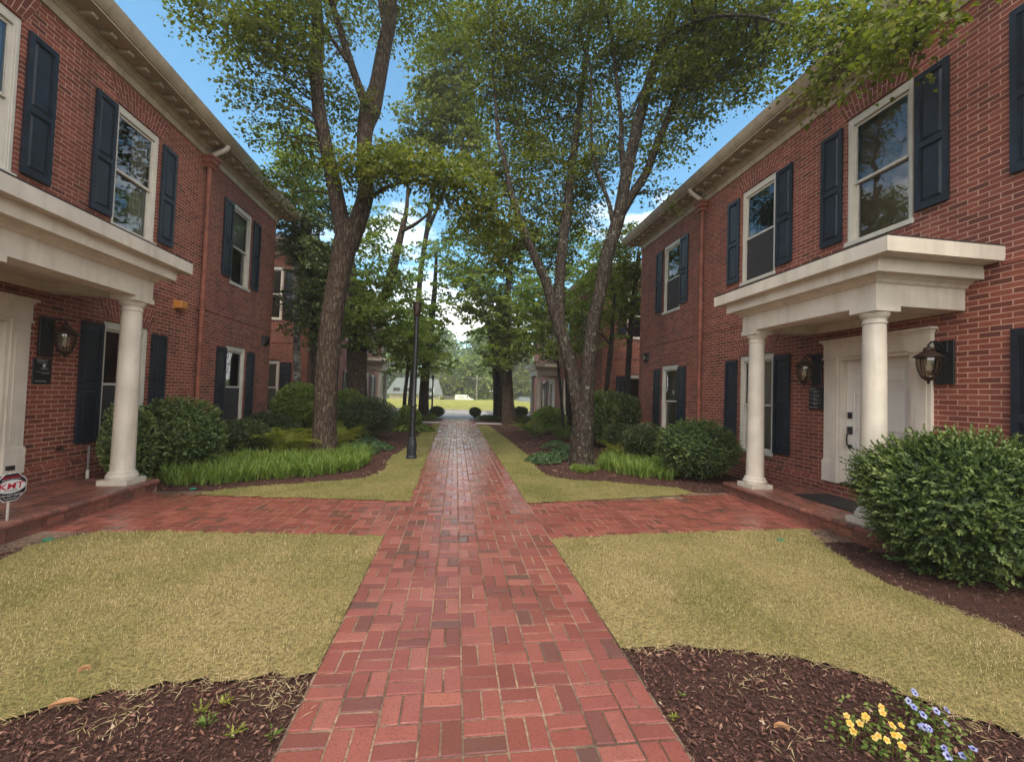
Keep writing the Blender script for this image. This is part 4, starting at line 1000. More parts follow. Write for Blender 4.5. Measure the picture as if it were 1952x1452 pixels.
br_ = [(1000, 120, 80, 60, 10.8, .8), (960, 60, 80, 60, 10.6, .8), (1060, 60, 70, 55, 10.4, .7), (1130, 40, 60, 45, 10, .6), (1180, 100, 50, 50, 9.8, .7), (1040, 170, 55, 40, 11, .6), (1085, 250, 60, 45, 11.4, .6), (1150, 230, 40, 45, 10., .45),
       (1290, 60, 80, 60, 8.8, 1.1), (1370, 50, 80, 55, 8.4, 1.2), (1350, 130, 80, 45, 8.6, 1.1), (1290, 150, 60, 50, 8.8, 1.), (1430, 100, 70, 45, 8., 1.), (1470, 40, 70, 45, 7.6, 1.1), (1400, 175, 50, 28, 8.3, .6), (1560, 50, 70, 45, 6.1, 1.1), (1620, 110, 60, 35, 5.2, 1.), (1545, 125, 50, 30, 6.1, .55), (1690, 70, 60, 45, 4.4, 1.1), (1755, 45, 42, 42, 4.0, 1.), (1650, 25, 80, 35, 4.9, 1.1), (1690, 125, 45, 22, 4.3, .7), (1570, 165, 40, 18, 5.4, .6), (1440, 150, 40, 30, 8.1, .4), (1300, 230, 50, 40, 9, .7), (1265, 290, 45, 35, 9.2, .55), (1330, 200, 40, 30, 8.8, .55), (1240, 200, 40, 40, 9.4, .5),
       (1110, 330, 60, 45, 10.6, .8), (1150, 300, 45, 35, 10., .6), (1020, 300, 65, 45, 11., .8), (985, 250, 55, 45, 11.2, .7), (1045, 390, 60, 40, 10.8, .8), (985, 350, 55, 40, 10.9, .75), (1105, 430, 45, 35, 11., .6), (1230, 350, 30, 25, 9.4, .35), (1255, 375, 30, 22, 9.4, .25), (940, 180, 60, 50, 11, .8), (1010, 440, 50, 38, 11, .7), (950, 470, 55, 40, 11.4, .8), (1090, 170, 55, 50, 11, .6), (1150, 150, 45, 50, 10.4, .6), (1200, 250, 40, 45, 10.6, .6), (1060, 480, 45, 40, 12, .8), (1110, 380, 45, 40, 11.4, .7), (1215, 60, 50, 45, 9.6, .7), (930, 330, 55, 40, 11, .8), (1020, 220, 60, 40, 11.2, .6), (890, 420, 45, 30, 11.6, .6)]
XB = [((4.2, 8.6, 12.3), (2.8, 2.6, 1.5), .6), ((2.4, 10.4, 12.8), (2.8, 2.6, 1.4), .5), ((4.6, 6.6, 10.6), (1.8, 1.8, 1.), .5)]
tree('maple_tree', 'lichen-spotted tree splitting low into leaning stems, right of the brick walk', at(1108, 893, 9.7)*np.array([1, 1, 0]), LIMBS_R1, br_, 'bark2', 'maple', .07, .95, extra_blobs=XB, n_side=24, wob=.08)

# second row behind
tree('maple_tree', 'broad-trunked leafy tree behind the dark hedge at the left', gz(700, 792)*np.array([1, 1, 0]),
 [([(681, 800), (680, 760), (680, 700), (684, 640), (700, 590)], 17.2, [50, 42, 40, 39, 34]), ([(692, 615), (735, 560), (752, 500), (765, 445), (775, 400), (778, 340)], (17.2, 16.6), [26, 22, 18, 14, 9, 5]), ([(767, 440), (795, 425), (828, 398)], (16.7, 16.2), [9, 7, 4]), ([(684, 640), (674, 560), (670, 480)], 17.2, [26, 18, 9])],
 [(700, 600, 75, 45, 16.4, 1.1), (650, 560, 60, 50, 17, 1.), (740, 630, 65, 45, 16.6, 1.2), (670, 640, 60, 40, 16.6, 1.1), (720, 540, 60, 45, 16.8, .9), (690, 480, 50, 50, 17.4, .8), (790, 610, 45, 45, 17.4, .9), (760, 570, 45, 45, 17., .6), (790, 660, 45, 35, 18, .9), (640, 500, 50, 55, 17.6, .9), (760, 480, 25, 22, 16.5, .2), (800, 400, 40, 22, 16.2, .2), (620, 620, 40, 40, 17., .9), (735, 420, 45, 35, 17.5, .35), (700, 420, 40, 40, 17.8, .6), (745, 530, 40, 40, 18, .3), (790, 540, 30, 35, 19, .25)], 'bark1', 'maple_light', .12, .75)
tree('holly_tree', 'dense glossy evergreen at the corner of the left building', at(598, 770, 14.6)*np.array([1, 1, 0]),
 [([(600, 800), (601, 740), (600, 660), (596, 580), (590, 480), (580, 390)], 14.6, [20, 17, 15, 14, 10, 5]), ([(612, 800), (614, 700), (616, 600), (622, 520)], 14.8, [15, 13, 12, 6])],
 [(570, 560, 45, 50, 14.4, 1.3), (600, 500, 50, 50, 14.4, 1.3), (560, 480, 35, 45, 14.6, 1.1), (560, 610, 40, 32, 14.3, .9), (610, 580, 35, 50, 14.5, 1.1), (590, 430, 45, 40, 14.6, 1.1), (550, 430, 28, 30, 14.6, .8), (610, 640, 28, 30, 14.6, .8), (620, 400, 35, 40, 14.8, .8), (570, 380, 35, 30, 14.9, .7)], 'bark3', 'holly', .09, 1.05, spray=.26)
tree('maple_tree', 'slim light-leaved tree glowing above the left eave', at(568, 760, 15.9)*np.array([1, 1, 0]),
 [([(566, 790), (566, 650), (562, 480), (560, 330), (566, 250)], 15.9, [16, 14, 11, 7, 4])],
 [(560, 320, 50, 40, 15.6, .6), (585, 270, 55, 45, 15.8, .5), (535, 380, 30, 25, 15.6, .5), (600, 350, 45, 40, 16, .6), (560, 400, 45, 30, 15.6, .7), (540, 270, 50, 30, 16., .3), (500, 440, 28, 16, 13.6, .8), (530, 455, 30, 16, 13.8, .8)], 'bark4', 'maple_light', .11, .9)
tree('maple_tree', 'tall full tree beside the walk behind the black lamp post', at(938, 780, 25.5)*np.array([1, 1, 0])*np.array([0, 1, 0])+np.array([-2.0, 0, 0]),
 [([(808, 800), (808, 760), (812, 700), (820, 640), (828, 560), (832, 480)], 24, [26, 21, 19, 15, 11, 5])],
 [(800, 640, 45, 45, 23.5, 1.), (830, 600, 45, 45, 24, 1.), (838, 660, 30, 30, 24, .7), (820, 540, 40, 40, 24, .6), (790, 580, 35, 40, 24, .7), (835, 690, 35, 25, 23.5, 1.), (810, 700, 30, 25, 23., 1.), (815, 480, 30, 30, 24., .35), (770, 680, 35, 35, 23, .9)], 'bark3', 'maple_light', .15, .62)
tree('maple_tree', 'dark full-crowned tree over the right side of the walk far ahead', at(968, 795, 23.5)*np.array([1, 1, 0]),
 [([(970, 806), (968, 760), (966, 700), (964, 640), (968, 560), (975, 470)], 22.5, [34, 26, 23, 20, 15, 8]), ([(968, 748), (950, 700), (937, 655), (932, 610), (918, 582)], (22.4, 22), [8, 8, 7, 6, 4])],
 [(905, 560, 60, 45, 22, 1.1), (960, 600, 60, 50, 22.4, 1.2), (905, 600, 40, 25, 22.4, .6), (995, 640, 50, 45, 22, 1.1), (940, 520, 65, 45, 22.4, 1.1), (880, 520, 50, 35, 22.4, .9), (1010, 560, 50, 50, 23, 1.1), (930, 655, 32, 22, 22, .6), (965, 685, 35, 20, 22, 1.), (960, 440, 65, 45, 22.8, .9), (850, 470, 50, 35, 22.6, .6), (900, 450, 50, 40, 22.8, .7), (1010, 480, 50, 50, 23, .8)], 'bark1', 'maple_light', .14, .8)
tree('maple_tree', 'dark straight trunk just left of the pale one, far right verge', at(950, 790, 25.5)*np.array([1, 1, 0]),
 [([(951, 798), (949, 740), (947, 690), (950, 620), (955, 540)], 25.5, [26, 20, 18, 14, 7])],
 [(930, 690, 35, 28, 25.5, .9), (970, 650, 45, 40, 26, 1.), (940, 610, 45, 40, 26, 1.), (910, 640, 30, 25, 26, .7), (990, 600, 45, 45, 26, .9)], 'bark3', 'maple_light', .15, .6)
tree('maple_tree', 'big spreading tree filling the sky above the middle of the walk', at(890, 760, 30)*np.array([0, 1, 0])+np.array([-2.9, 0, 0]),
 [([(782, 790), (786, 740), (793, 640), (802, 520), (820, 400), (835, 300), (845, 200)], (30, 24), [16, 14, 13, 11, 10, 8, 4]), ([(815, 440), (850, 360), (890, 290), (900, 220)], (25, 22), [9, 7, 5, 3])],
 [(835, 150, 60, 55, 21, .95), (885, 110, 55, 50, 20, .9), (820, 220, 60, 45, 21, 1.), (880, 190, 60, 50, 20.5, 1.), (855, 260, 65, 40, 21, 1.), (790, 260, 40, 35, 21.5, .8), (910, 260, 40, 45, 20, .8), (760, 290, 40, 28, 21, .8), (870, 40, 55, 45, 19, .7), (900, 320, 45, 35, 20, .8), (830, 90, 35, 30, 20, .6)], 'bark3', 'maple', .15, 1.)
tree('maple_tree', 'leafy tree masking the upper windows of the far right building', at(1060, 780, 20.5)*np.array([1, 1, 0]),
 [([(1085, 800), (1080, 700), (1070, 600), (1060, 520)], 19.5, [12, 10, 8, 5]), ([(1150, 790), (1158, 720), (1166, 640), (1172, 560)], 15.8, [11, 10, 9, 6])],
 [(1030, 640, 40, 40, 19.5, 1.1), (1060, 590, 45, 45, 19, 1.1), (1020, 560, 45, 40, 19.5, 1.), (1080, 520, 45, 45, 18, .9), (1110, 600, 40, 40, 17, 1.), (1085, 650, 35, 30, 18, .8), (1150, 560, 45, 45, 16, .9), (1180, 510, 40, 45, 15.5, .9), (1140, 490, 35, 35, 16.5, .7), (1195, 580, 30, 45, 15, .8), (1120, 520, 35, 40, 16, .7), (1165, 630, 35, 30, 15.5, .6), (1085, 440, 40, 40, 18, .7)], 'bark3', 'maple_light', .12, .75)
tree('slim_tree', 'thin dark sapling leaning in front of the far right brick gable', at(1195, 790, 15.2)*np.array([1, 1, 0]),
 [([(1194, 812), (1195, 760), (1198, 690), (1203, 620), (1212, 540), (1218, 480)], 14.9, [9, 12, 12, 12, 11, 7]), ([(1203, 640), (1188, 615), (1178, 590)], 14.9, [5, 4, 3])],
 [(1205, 520, 35, 40, 14.6, .9), (1190, 590, 35, 30, 14.6, .8), (1175, 470, 40, 35, 15, .8), (1210, 440, 25, 25, 14.6, .5)], 'bark3', 'maple', .1, 1.)
tree('slim_tree', 'thin dark sapling between the forked tree and the gable window', at(1150, 780, 14.4)*np.array([1, 1, 0]),
 [([(1152, 800), (1155, 745), (1163, 690), (1168, 620), (1172, 560)], 14.2, [9, 9, 9, 8, 5]), ([(1165, 660), (1150, 640), (1140, 636)], 14.2, [5, 4, 2])],
 [(1150, 600, 25, 22, 14.2, .5), (1175, 540, 35, 30, 14.2, .7)], 'bark3', 'maple', .1, .9)
tree('slim_tree', 'thin dark sapling in front of the far right portico', at(1072, 810, 15.)*np.array([1, 1, 0]),
 [([(1074, 830), (1072, 780), (1066, 720), (1062, 670)], 15.6, [8, 7, 6, 4])],
 [(1040, 680, 35, 13, 15.6, .6), (1065, 655, 30, 20, 15.8, .6)], 'bark3', 'maple', .1, .9)
for px, lab in ((772, 'thin leaning sapling nearest the far left portico'), (786, 'thin sapling between the far portico and the lamp post')):
    tree('slim_tree', lab, at(px, 785, 22)*np.array([1, 1, 0]), [([(px-2, 800), (px, 750), (px+6, 700), (px+10, 640)], 21.5, [9, 8, 7, 4])],
     [(px, 660, 30, 25, 21.5, .8), (px+10, 620, 28, 25, 21.5, .7)], 'bark3', 'maple_light', .13, 1.)
# trees beyond the sunny lawn
FARL = ['round pale green tree behind the white van', 'tall hazy tree over the far house', 'broad light tree at the end of the walk view', 'dark far tree right of the dark trunks', 'far tree behind the right portico columns', 'low rounded tree beside the far fence', 'far tree hidden left behind the saplings', 'yellow-green far tree in the middle distance', 'far tree at the outer right edge of the wood', 'far tree at the outer left edge of the wood']
for k, (px, py, rx, ry, Y, m) in enumerate([(880, 715, 36, 42, 92, 'fartree'), (832, 685, 40, 65, 100, 'fartree'), (930, 685, 46, 62, 96, 'fartree'), (985, 710, 40, 50, 88, 'maple'), (1040, 700, 44, 62, 94, 'fartree'), (852, 738, 26, 26, 82, 'maple'), (775, 690, 52, 70, 96, 'fartree'), (905, 712, 30, 38, 84, 'maple_light'), (1110, 680, 56, 80, 98, 'fartree'), (700, 680, 66, 80, 98, 'fartree')]):
    b = at(px, 765, Y)*np.array([1, 1, 0])
    bb = [(px+random.gauss(0, rx*.45), py+random.gauss(0, ry*.42), rx*.5, ry*.42, Y+random.uniform(-3, 3), 1.) for _ in range(9)]
    bb += [(px, py+ry*.6, rx*.9, ry*.45, Y, 1.3), (px-rx*.5, 757, rx*.8, 11, Y, 1.3), (px+rx*.5, 757, rx*.8, 11, Y, 1.3), (px, py-ry*.5, rx*.9, ry*.5, Y, 1.2)]
    tree('deciduous_tree', FARL[k], b, [([(px, 772), (px+1, py+ry*.5), (px, py), (px-1, py-ry*.5)], Y, [5, 4, 3, 1.5])], bb, 'bark4', m, .62, 1.2, twigs=False, group='trees beyond the sunny lawn', spray=1.6, per=10)

# ------------------------------------------------------------------ shrubs and plants
def shrub(name, label, c, rad, mat, leaf, count, cat='shrub', group=None, rough=.14, flat=False, stems=True, up=.5, shoots=0., kern=16):
    c = np.array(c, float); t = thing(name, label, cat, (c[0], c[1], 0), group); rad = np.array(rad, float)
    n = count; u = unit(RNG.normal(size=(n, 3))); sd = RNG.integers(1e6)
    r0 = np.random.default_rng(sd); dirs = unit(r0.normal(size=(26, 3))); amp = r0.uniform(-.6, 1., 26)
    def bump(u): return 1 + rough*np.sum(amp*np.exp(-(1-u@dirs.T)*kern), axis=1)
    rr = bump(u)*(1-.30*RNG.random(n)**2.2)
    P = c+u*rr[:, None]*rad
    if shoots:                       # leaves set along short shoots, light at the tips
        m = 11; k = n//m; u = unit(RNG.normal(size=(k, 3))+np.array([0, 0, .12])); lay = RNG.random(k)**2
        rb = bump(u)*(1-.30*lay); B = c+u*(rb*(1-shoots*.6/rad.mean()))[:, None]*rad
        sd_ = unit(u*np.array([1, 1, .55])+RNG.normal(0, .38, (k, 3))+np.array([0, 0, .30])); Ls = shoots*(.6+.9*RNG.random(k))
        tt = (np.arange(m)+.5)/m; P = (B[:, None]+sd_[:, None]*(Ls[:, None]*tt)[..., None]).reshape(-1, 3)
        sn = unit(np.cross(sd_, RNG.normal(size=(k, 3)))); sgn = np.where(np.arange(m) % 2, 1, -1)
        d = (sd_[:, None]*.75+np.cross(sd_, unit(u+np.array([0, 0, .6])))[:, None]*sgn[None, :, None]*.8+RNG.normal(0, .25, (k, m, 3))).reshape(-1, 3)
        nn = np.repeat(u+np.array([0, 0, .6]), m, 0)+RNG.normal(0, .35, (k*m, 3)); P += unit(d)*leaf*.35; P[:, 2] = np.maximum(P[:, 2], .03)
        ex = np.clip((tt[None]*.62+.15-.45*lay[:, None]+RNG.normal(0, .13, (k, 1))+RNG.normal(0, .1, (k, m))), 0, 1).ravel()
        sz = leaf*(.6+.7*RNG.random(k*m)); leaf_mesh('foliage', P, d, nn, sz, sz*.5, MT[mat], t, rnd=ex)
    else: P[:, 2] = np.maximum(P[:, 2], .03)
    if not shoots: d = unit(u*np.array([1, 1, .7])+RNG.normal(0, .5, (n, 3))+np.array([0, 0, up])); nn = u+RNG.normal(0, .5, (n, 3))+np.array([0, 0, .5])
    if not shoots: sz = leaf*(.6+.8*RNG.random(n))
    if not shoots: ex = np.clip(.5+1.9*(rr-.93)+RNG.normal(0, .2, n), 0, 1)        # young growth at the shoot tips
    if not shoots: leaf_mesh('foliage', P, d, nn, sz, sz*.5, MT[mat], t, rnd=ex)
    # leafy inner mass
    uu = unit(RNG.normal(size=(n//3, 3))); Q = c+uu*(bump(uu)*(.55+.25*RNG.random(n//3)))[:, None]*rad; Q[:, 2] = np.maximum(Q[:, 2], .03)
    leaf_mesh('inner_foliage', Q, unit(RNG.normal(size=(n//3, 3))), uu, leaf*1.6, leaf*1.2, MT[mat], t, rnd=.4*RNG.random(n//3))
    if stems:
        q = MB()
        for k in range(9):
            a = 2*math.pi*k/9+random.random()*.5; e = c+np.array([math.cos(a)*rad[0]*.6, math.sin(a)*rad[1]*.6, random.uniform(0, rad[2]*.5)])
            b0 = np.array([c[0]+math.cos(a)*.08, c[1]+math.sin(a)*.08, 0]); q.tube([b0, (b0+e)/2+np.array([0, 0, .05]), e], [.018, .012, .005], 5)
        q.build('stems', MT['bark3'], t, smooth=True, fix=False)
    return t
shrub('yew_bush', 'large loose bright green bush in the right foreground before the porch', (5.08, 3.60, .72), (.78, .72, .68), 'yew', .042, 44000, rough=.28, shoots=.15, kern=11)
shrub('yew_bush', 'loose bright green bush at the frame edge, right side', (5.85, 2.85, .74), (.6, .66, .66), 'yew', .042, 22000, rough=.30, shoots=.15, kern=11)
shrub('boxwood_bush', 'clipped rounded bush beside the right porch step', (5.1, 8.25, .62), (.82, .76, .60), 'yew', .036, 26000, rough=.10, shoots=.09)
cB = at(333, 850, 8.45)
shrub('boxwood_bush', 'clipped rounded bush beside the cream column, left', (cB[0]+.02, 8.5, .68), (.74, .66, .70), 'box', .04, 20000, rough=.10, shoots=.08)
shrub('laurel_bush', 'straggly bush squeezed between the left wall and the column', (-5.33, 7.75, .62), (.34, .42, .62), 'box', .05, 3500, rough=.25)
def shp(name, label, px, py, Y, rx, ry, mat, leaf, count, depth_=None, **k):
    c = at(px, py, Y); s = depth(c)/F0; rz = ry*s
    return shrub(name, label, (c[0], Y, max(c[2], rz*.5)), (rx*s, (depth_ or rx*s*.8), rz), mat, leaf, count, **k)
shp('hedge_bush', 'low dark hedge bush under the left corner window', 455, 832, 10.4, 58, 34, 'darkhedge', .045, 7000)
shp('hedge_bush', 'dark low bush behind the ferns, left', 515, 812, 12.2, 50, 28, 'darkhedge', .05, 5000)
shp('viburnum_bush', 'bright leafy bush beside the big maple trunk, left', 570, 775, 12.8, 50, 40, 'bright', .075, 5000, rough=.3)
shp('hedge_bush', 'wide dark rounded hedge behind the maple trunk', 702, 795, 14.4, 58, 38, 'darkhedge', .05, 9000, depth_=.9)
shp('hydrangea_bush', 'bright green bush left of the lamp post', 778, 800, 17.5, 26, 24, 'bright', .10, 2600, rough=.3)
shp('viburnum_bush', 'green bush in front of the far left portico', 655, 775, 16.2, 40, 30, 'bright', .08, 3500, rough=.3)
shp('rhododendron_bush', 'dark leafy bush against the far right gable', 1180, 785, 14., 50, 42, 'holly', .10, 4500, rough=.3)
shp('rhododendron_bush', 'leafy bush behind the lichen-spotted trunk', 1140, 790, 13.2, 34, 36, 'holly', .09, 2800, rough=.3)
shp('hedge_bush', 'low dark bush left of the clipped right bush', 1232, 842, 10.2, 46, 34, 'darkhedge', .045, 6000)
shp('hedge_bush', 'small dark bush at the foot of the right brick corner', 1185, 830, 11.4, 36, 24, 'darkhedge', .045, 3500)
shp('hydrangea_bush', 'loose bush below the far right portico', 1048, 795, 17, 30, 20, 'bright', .09, 2600, rough=.3)
shp('boxwood_ball', 'small dark round bush at the left end of the walk', 833, 784, 26.8, 14.5, 10.5, 'darkhedge', .06, 2600, rough=.06)
shp('boxwood_ball', 'small dark round bush at the right end of the walk', 906, 785, 26.8, 11.5, 9, 'darkhedge', .06, 2200, rough=.06)
shp('boxwood_ball', 'small dark round bush near the far right portico columns', 992, 784, 25, 15, 10, 'darkhedge', .06, 2400, rough=.06)
shp('boxwood_ball', 'low mounded bush right of the small round bush', 935, 796, 25.2, 26, 5, 'holly', .07, 2000, rough=.1)
shp('boxwood_ball', 'low mounded bush behind the dark trunks', 1000, 798, 23.5, 22, 6, 'holly', .07, 1600, rough=.1)
shp('hydrangea_bush', 'light green low bush in front of the far left ball bush', 813, 797, 24, 18, 9, 'bright', .09, 1500, rough=.25)

def fern(label, c, size, nf, mat, group, tilt=1.):
    t = thing('fern', label, 'fern', (c[0], c[1], 0), group); Cs, Ds, Ns, Ls, Ws = [], [], [], [], []
    for k in range(nf):
        a = 2*math.pi*(k+random.random()*.8)/nf; L = size*random.uniform(.7, 1.15); h = np.array([math.cos(a), math.sin(a), 0]); el = random.uniform(.85, 1.35)
        n = 24; prev = None
        pos = np.array([c[0], c[1], .03])+h*.04; ang = el
        for i in range(n):
            f = i/(n-1); dv = h*math.cos(ang)+np.array([0, 0, math.sin(ang)]); pos = pos+dv*L/n; ang -= 1.55/n*tilt*(.5+f)
            if i < 2: continue
            side = np.cross(dv, [0, 0, 1.]); side /= np.linalg.norm(side); up = np.cross(side, dv)
            pl = L*.24*math.sin(math.pi*min(.98, .12+.88*f))**.8*(1-.35*f)+.01
            for s in (-1, 1):
                d = side*s*.92+dv*.38-np.array([0, 0, .12]); Cs.append(pos+d*pl*.5); Ds.append(d); Ns.append(up); Ls.append(pl); Ws.append(L/n*.46)
            Cs.append(pos); Ds.append(dv); Ns.append(up); Ls.append(L/n*1.3); Ws.append(.008)
    n = len(Cs); r = np.clip(np.repeat(RNG.random(n//3+1), 3)[:n]*.3+RNG.random(n)*.4+.15, 0, 1)
    leaf_mesh('fronds', np.array(Cs), np.array(Ds), np.array(Ns), np.array(Ls), np.array(Ws), MT[mat], t, rnd=r, fold=.1)
def at_g(px, py): return gz(px, py)
for k, (px, py, s, nf, m) in enumerate([(488, 872, .62, 15, 'fern'), (530, 874, .66, 16, 'fern'), (572, 872, .62, 15, 'fern'), (505, 858, .60, 14, 'fern'), (555, 856, .6, 14, 'darkfern'), (590, 850, .7, 14, 'darkfern'), (640, 862, .62, 14, 'fern'), (660, 850, .6, 13, 'fern'), (470, 862, .55, 14, 'fern'), (545, 866, .55, 15, 'fern'), (520, 846, .55, 14, 'darkfern')]):
    c = gz(px, py-6); s *= 1.65; fern(['yellow-green fern at the left end of its row', 'yellow-green fern second from the left in its row', 'yellow-green fern touching the maple trunk from the left', 'yellow-green fern behind the front fern row', 'darker fern behind the front fern row', 'tall darker fern just left of the maple trunk', 'yellow-green fern showing right of the maple trunk', 'small fern before the wide dark hedge', 'yellow-green fern touching the low dark hedge bush', 'low yellow-green fern squeezed between two taller ones', 'dark fern at the back of the left fern bed'][k], c, s, nf, m, 'ferns in the left bed')
for k, (px, py, s, nf, m) in enumerate([(1020, 838, .8, 16, 'darkfern'), (1050, 832, .8, 16, 'darkfern'), (1000, 828, .7, 14, 'fern'), (1070, 845, .7, 14, 'darkfern'), (1035, 818, .8, 14, 'fern'), (1180, 878, .55, 15, 'fern'), (1210, 874, .5, 13, 'fern'), (1155, 858, .6, 14, 'darkfern'), (1190, 850, .6, 14, 'darkfern'), (1140, 842, .6, 13, 'darkfern')]):
    c = gz(px, py-4); s *= 1.4; fern(['green fern in the middle of the clump left of the forked tree', 'green fern at the right of the clump left of the forked tree', 'yellow-green fern at the left edge of the clump by the mulch', 'green fern touching the forked trunk from the left', 'yellow-green fern at the back of the clump', 'yellow-green fern right of the forked trunk', 'yellow-green fern nearest the clipped right bush', 'dark fern right behind the forked trunk', 'dark fern in front of the low dark bush', 'dark fern at the foot of the gable bush'][k], c, s, nf, m, 'ferns in the right bed')

def hosta(label, c, r, mat, n, leaf, group):
    t = thing('leafy_clump', label, 'plant', (c[0], c[1], 0), group)
    a = RNG.random(n)*6.283; q = np.sqrt(RNG.random(n))*r; z = (.32*(1-(q/r)**2)+.05)*RNG.uniform(.75, 1.1, n)*min(1, r*1.3)
    P = np.stack([c[0]+np.cos(a)*q, c[1]+np.sin(a)*q, z], 1); d = np.stack([np.cos(a), np.sin(a), -.25+RNG.normal(0, .25, n)], 1)+RNG.normal(0, .3, (n, 3)); nn = np.stack([.3*np.cos(a), .3*np.sin(a), np.ones(n)], 1)+RNG.normal(0, .25, (n, 3))
    sz = leaf*(.6+.7*RNG.random(n)); leaf_mesh('leaves', P, d, nn, sz, sz*.6, MT[mat], t)
for k, (px, py, r, n, lf) in enumerate([(685, 862, .5, 900, .075), (720, 856, .45, 800, .075), (700, 846, .45, 600, .075), (1035, 880, .45, 900, .07), (1065, 874, .4, 800, .07), (1080, 862, .4, 600, .07), (800, 822, .6, 500, .13), (770, 822, .5, 400, .13), (1060, 855, .5, 700, .07)]):
    c = gz(px, py); hosta(['low bluish leafy clump right of the maple trunk', 'low bluish leafy clump at the mulch edge, left bed', 'low leafy clump under the wide dark hedge', 'low leafy clump at the mulch edge, left of the forked tree', 'low leafy clump touching the forked trunk', 'low leafy clump just behind the forked trunk base', 'broad-leaved clump right behind the lamp post', 'broad-leaved clump left of the lamp post', 'low leafy clump before the right fern clump'][k], c, r, 'hosta' if k not in (6, 7) else 'bright', n, lf, 'low leafy clumps')

def liriope(name, label, poly, dens, h, holes=()):
    P0 = scatter(poly, dens, holes); nb = 9; P = np.repeat(P0, nb, 0)+RNG.normal(0, .02, (len(P0)*nb, 2)); n = len(P)
    a = RNG.random(n)*6.283; H = h*(.35+1.0*RNG.random(n)); ln = .2+.95*RNG.random(n)**1.4; w = .004+.004*RNG.random(n)
    d = np.stack([np.cos(a), np.sin(a), np.zeros(n)], 1); s = np.stack([-d[:, 1], d[:, 0], np.zeros(n)], 1); rows = []
    for f, wf in ((0, .8), (.4, 1.), (.75, .8), (1., .05)):
        c = np.concatenate([P, np.zeros((n, 1))], 1)+d*(H*ln*f**1.8)[:, None]; c[:, 2] = H*(f-.36*ln*f**3)
        rows += [c-s*(w*wf)[:, None]/1., c+s*(w*wf)[:, None]/1.]
    V = np.stack(rows, 1).reshape(-1, 3); i = np.arange(n)[:, None]*8
    T = np.stack([np.concatenate([i+2*k, i+2*k+1, i+2*k+3, i+2*k+2], 1) for k in range(3)], 1).reshape(-1, 4)
    r = np.repeat(np.clip(.45+.25*smooth_noise(P, 3, 9)+RNG.normal(0, .15, n), 0, 1), 3)
    o = raw_mesh(name, V, T, r, MT['liriope']); tag(o, label, 'ornamental grass', kind='stuff')
PL = gp([(300, 922), (350, 926), (430, 922), (520, 914), (600, 908), (680, 896), (706, 880), (700, 862), (655, 858), (640, 872), (560, 876), (480, 876), (430, 880), (400, 892), (320, 900)])
liriope('liriope_border', 'long-bladed green border grass around the maple trunk', PL, 190, .27)
PR = gp([(1140, 894), (1180, 903), (1230, 912), (1285, 916), (1290, 900), (1275, 885), (1200, 872), (1150, 874)])
liriope('liriope_border', 'dark green border grass between the forked tree and the clipped bush', PR, 170, .27)
liriope('moss_tuft', 'short green tuft at the base of the forked trunk', gp([(1085, 898), (1120, 903), (1138, 896), (1130, 888), (1090, 890)]), 220, .1)

# pansies, weeds, leaves, small litter
def petal_flower(q, c, r, n, k, tilt):
    """five rounded petals with a darker eye"""
    nrm = Vector(tilt).normalized(); ax = nrm.orthogonal().normalized(); ay = nrm.cross(ax); c = Vector(tuple(c))
    for j in range(5):
        a = 2*math.pi*j/5; d = ax*math.cos(a)+ay*math.sin(a); s = ax*-math.sin(a)+ay*math.cos(a)
        pts = [c, c+d*r*.5+s*r*.42, c+d*r*.92+s*r*.34+nrm*r*.1, c+d*r*1.02+nrm*r*.05, c+d*r*.92-s*r*.34+nrm*r*.1, c+d*r*.5-s*r*.42]
        q.face(pts, .3+.6*random.random(), k)
    q.face([c+nrm*r*.10+(ax*math.cos(b)+ay*math.sin(b))*r*.36 for b in [2*math.pi*i/8 for i in range(8)]], .5, 2)
m_y = m_rnd('yellow_petal', [(0, (.42, .25, .035)), (.5, (.52, .36, .07)), (1, (.56, .46, .2))], .6, .2, bump=.1); m_b = m_rnd('blue_petal', [(0, (.10, .11, .32)), (.5, (.22, .25, .48)), (1, (.45, .46, .58))], .6, .2, bump=.1)
m_eye_y = m_plain('orange_eye', (.5, .22, .02), .6, .2); m_eye_b = m_plain('purple_eye', (.03, .015, .10), .6, .2)
PN = [(1680, 1378, 'y', 3, 'lone yellow pansy at the upper left of the flower patch'), (1620, 1405, 'y', 3, 'yellow pansy at the far left of the flower patch'), (1650, 1396, 'y', 4, 'pale yellow pansy between two other yellow ones'), (1705, 1438, 'y', 7, 'big mass of yellow pansies at the bottom frame edge'), (1745, 1350, 'b', 2, 'blue pansy at the top of the flower patch'), (1742, 1372, 'b', 3, 'blue pansy with a dark eye in the middle of the patch'), (1785, 1388, 'b', 4, 'pair of blue pansies at the right of the patch'), (1772, 1424, 'b', 3, 'blue pansies right of the yellow mass'), (1800, 1450, 'b', 4, 'pale blue pansies at the lower right frame edge')]
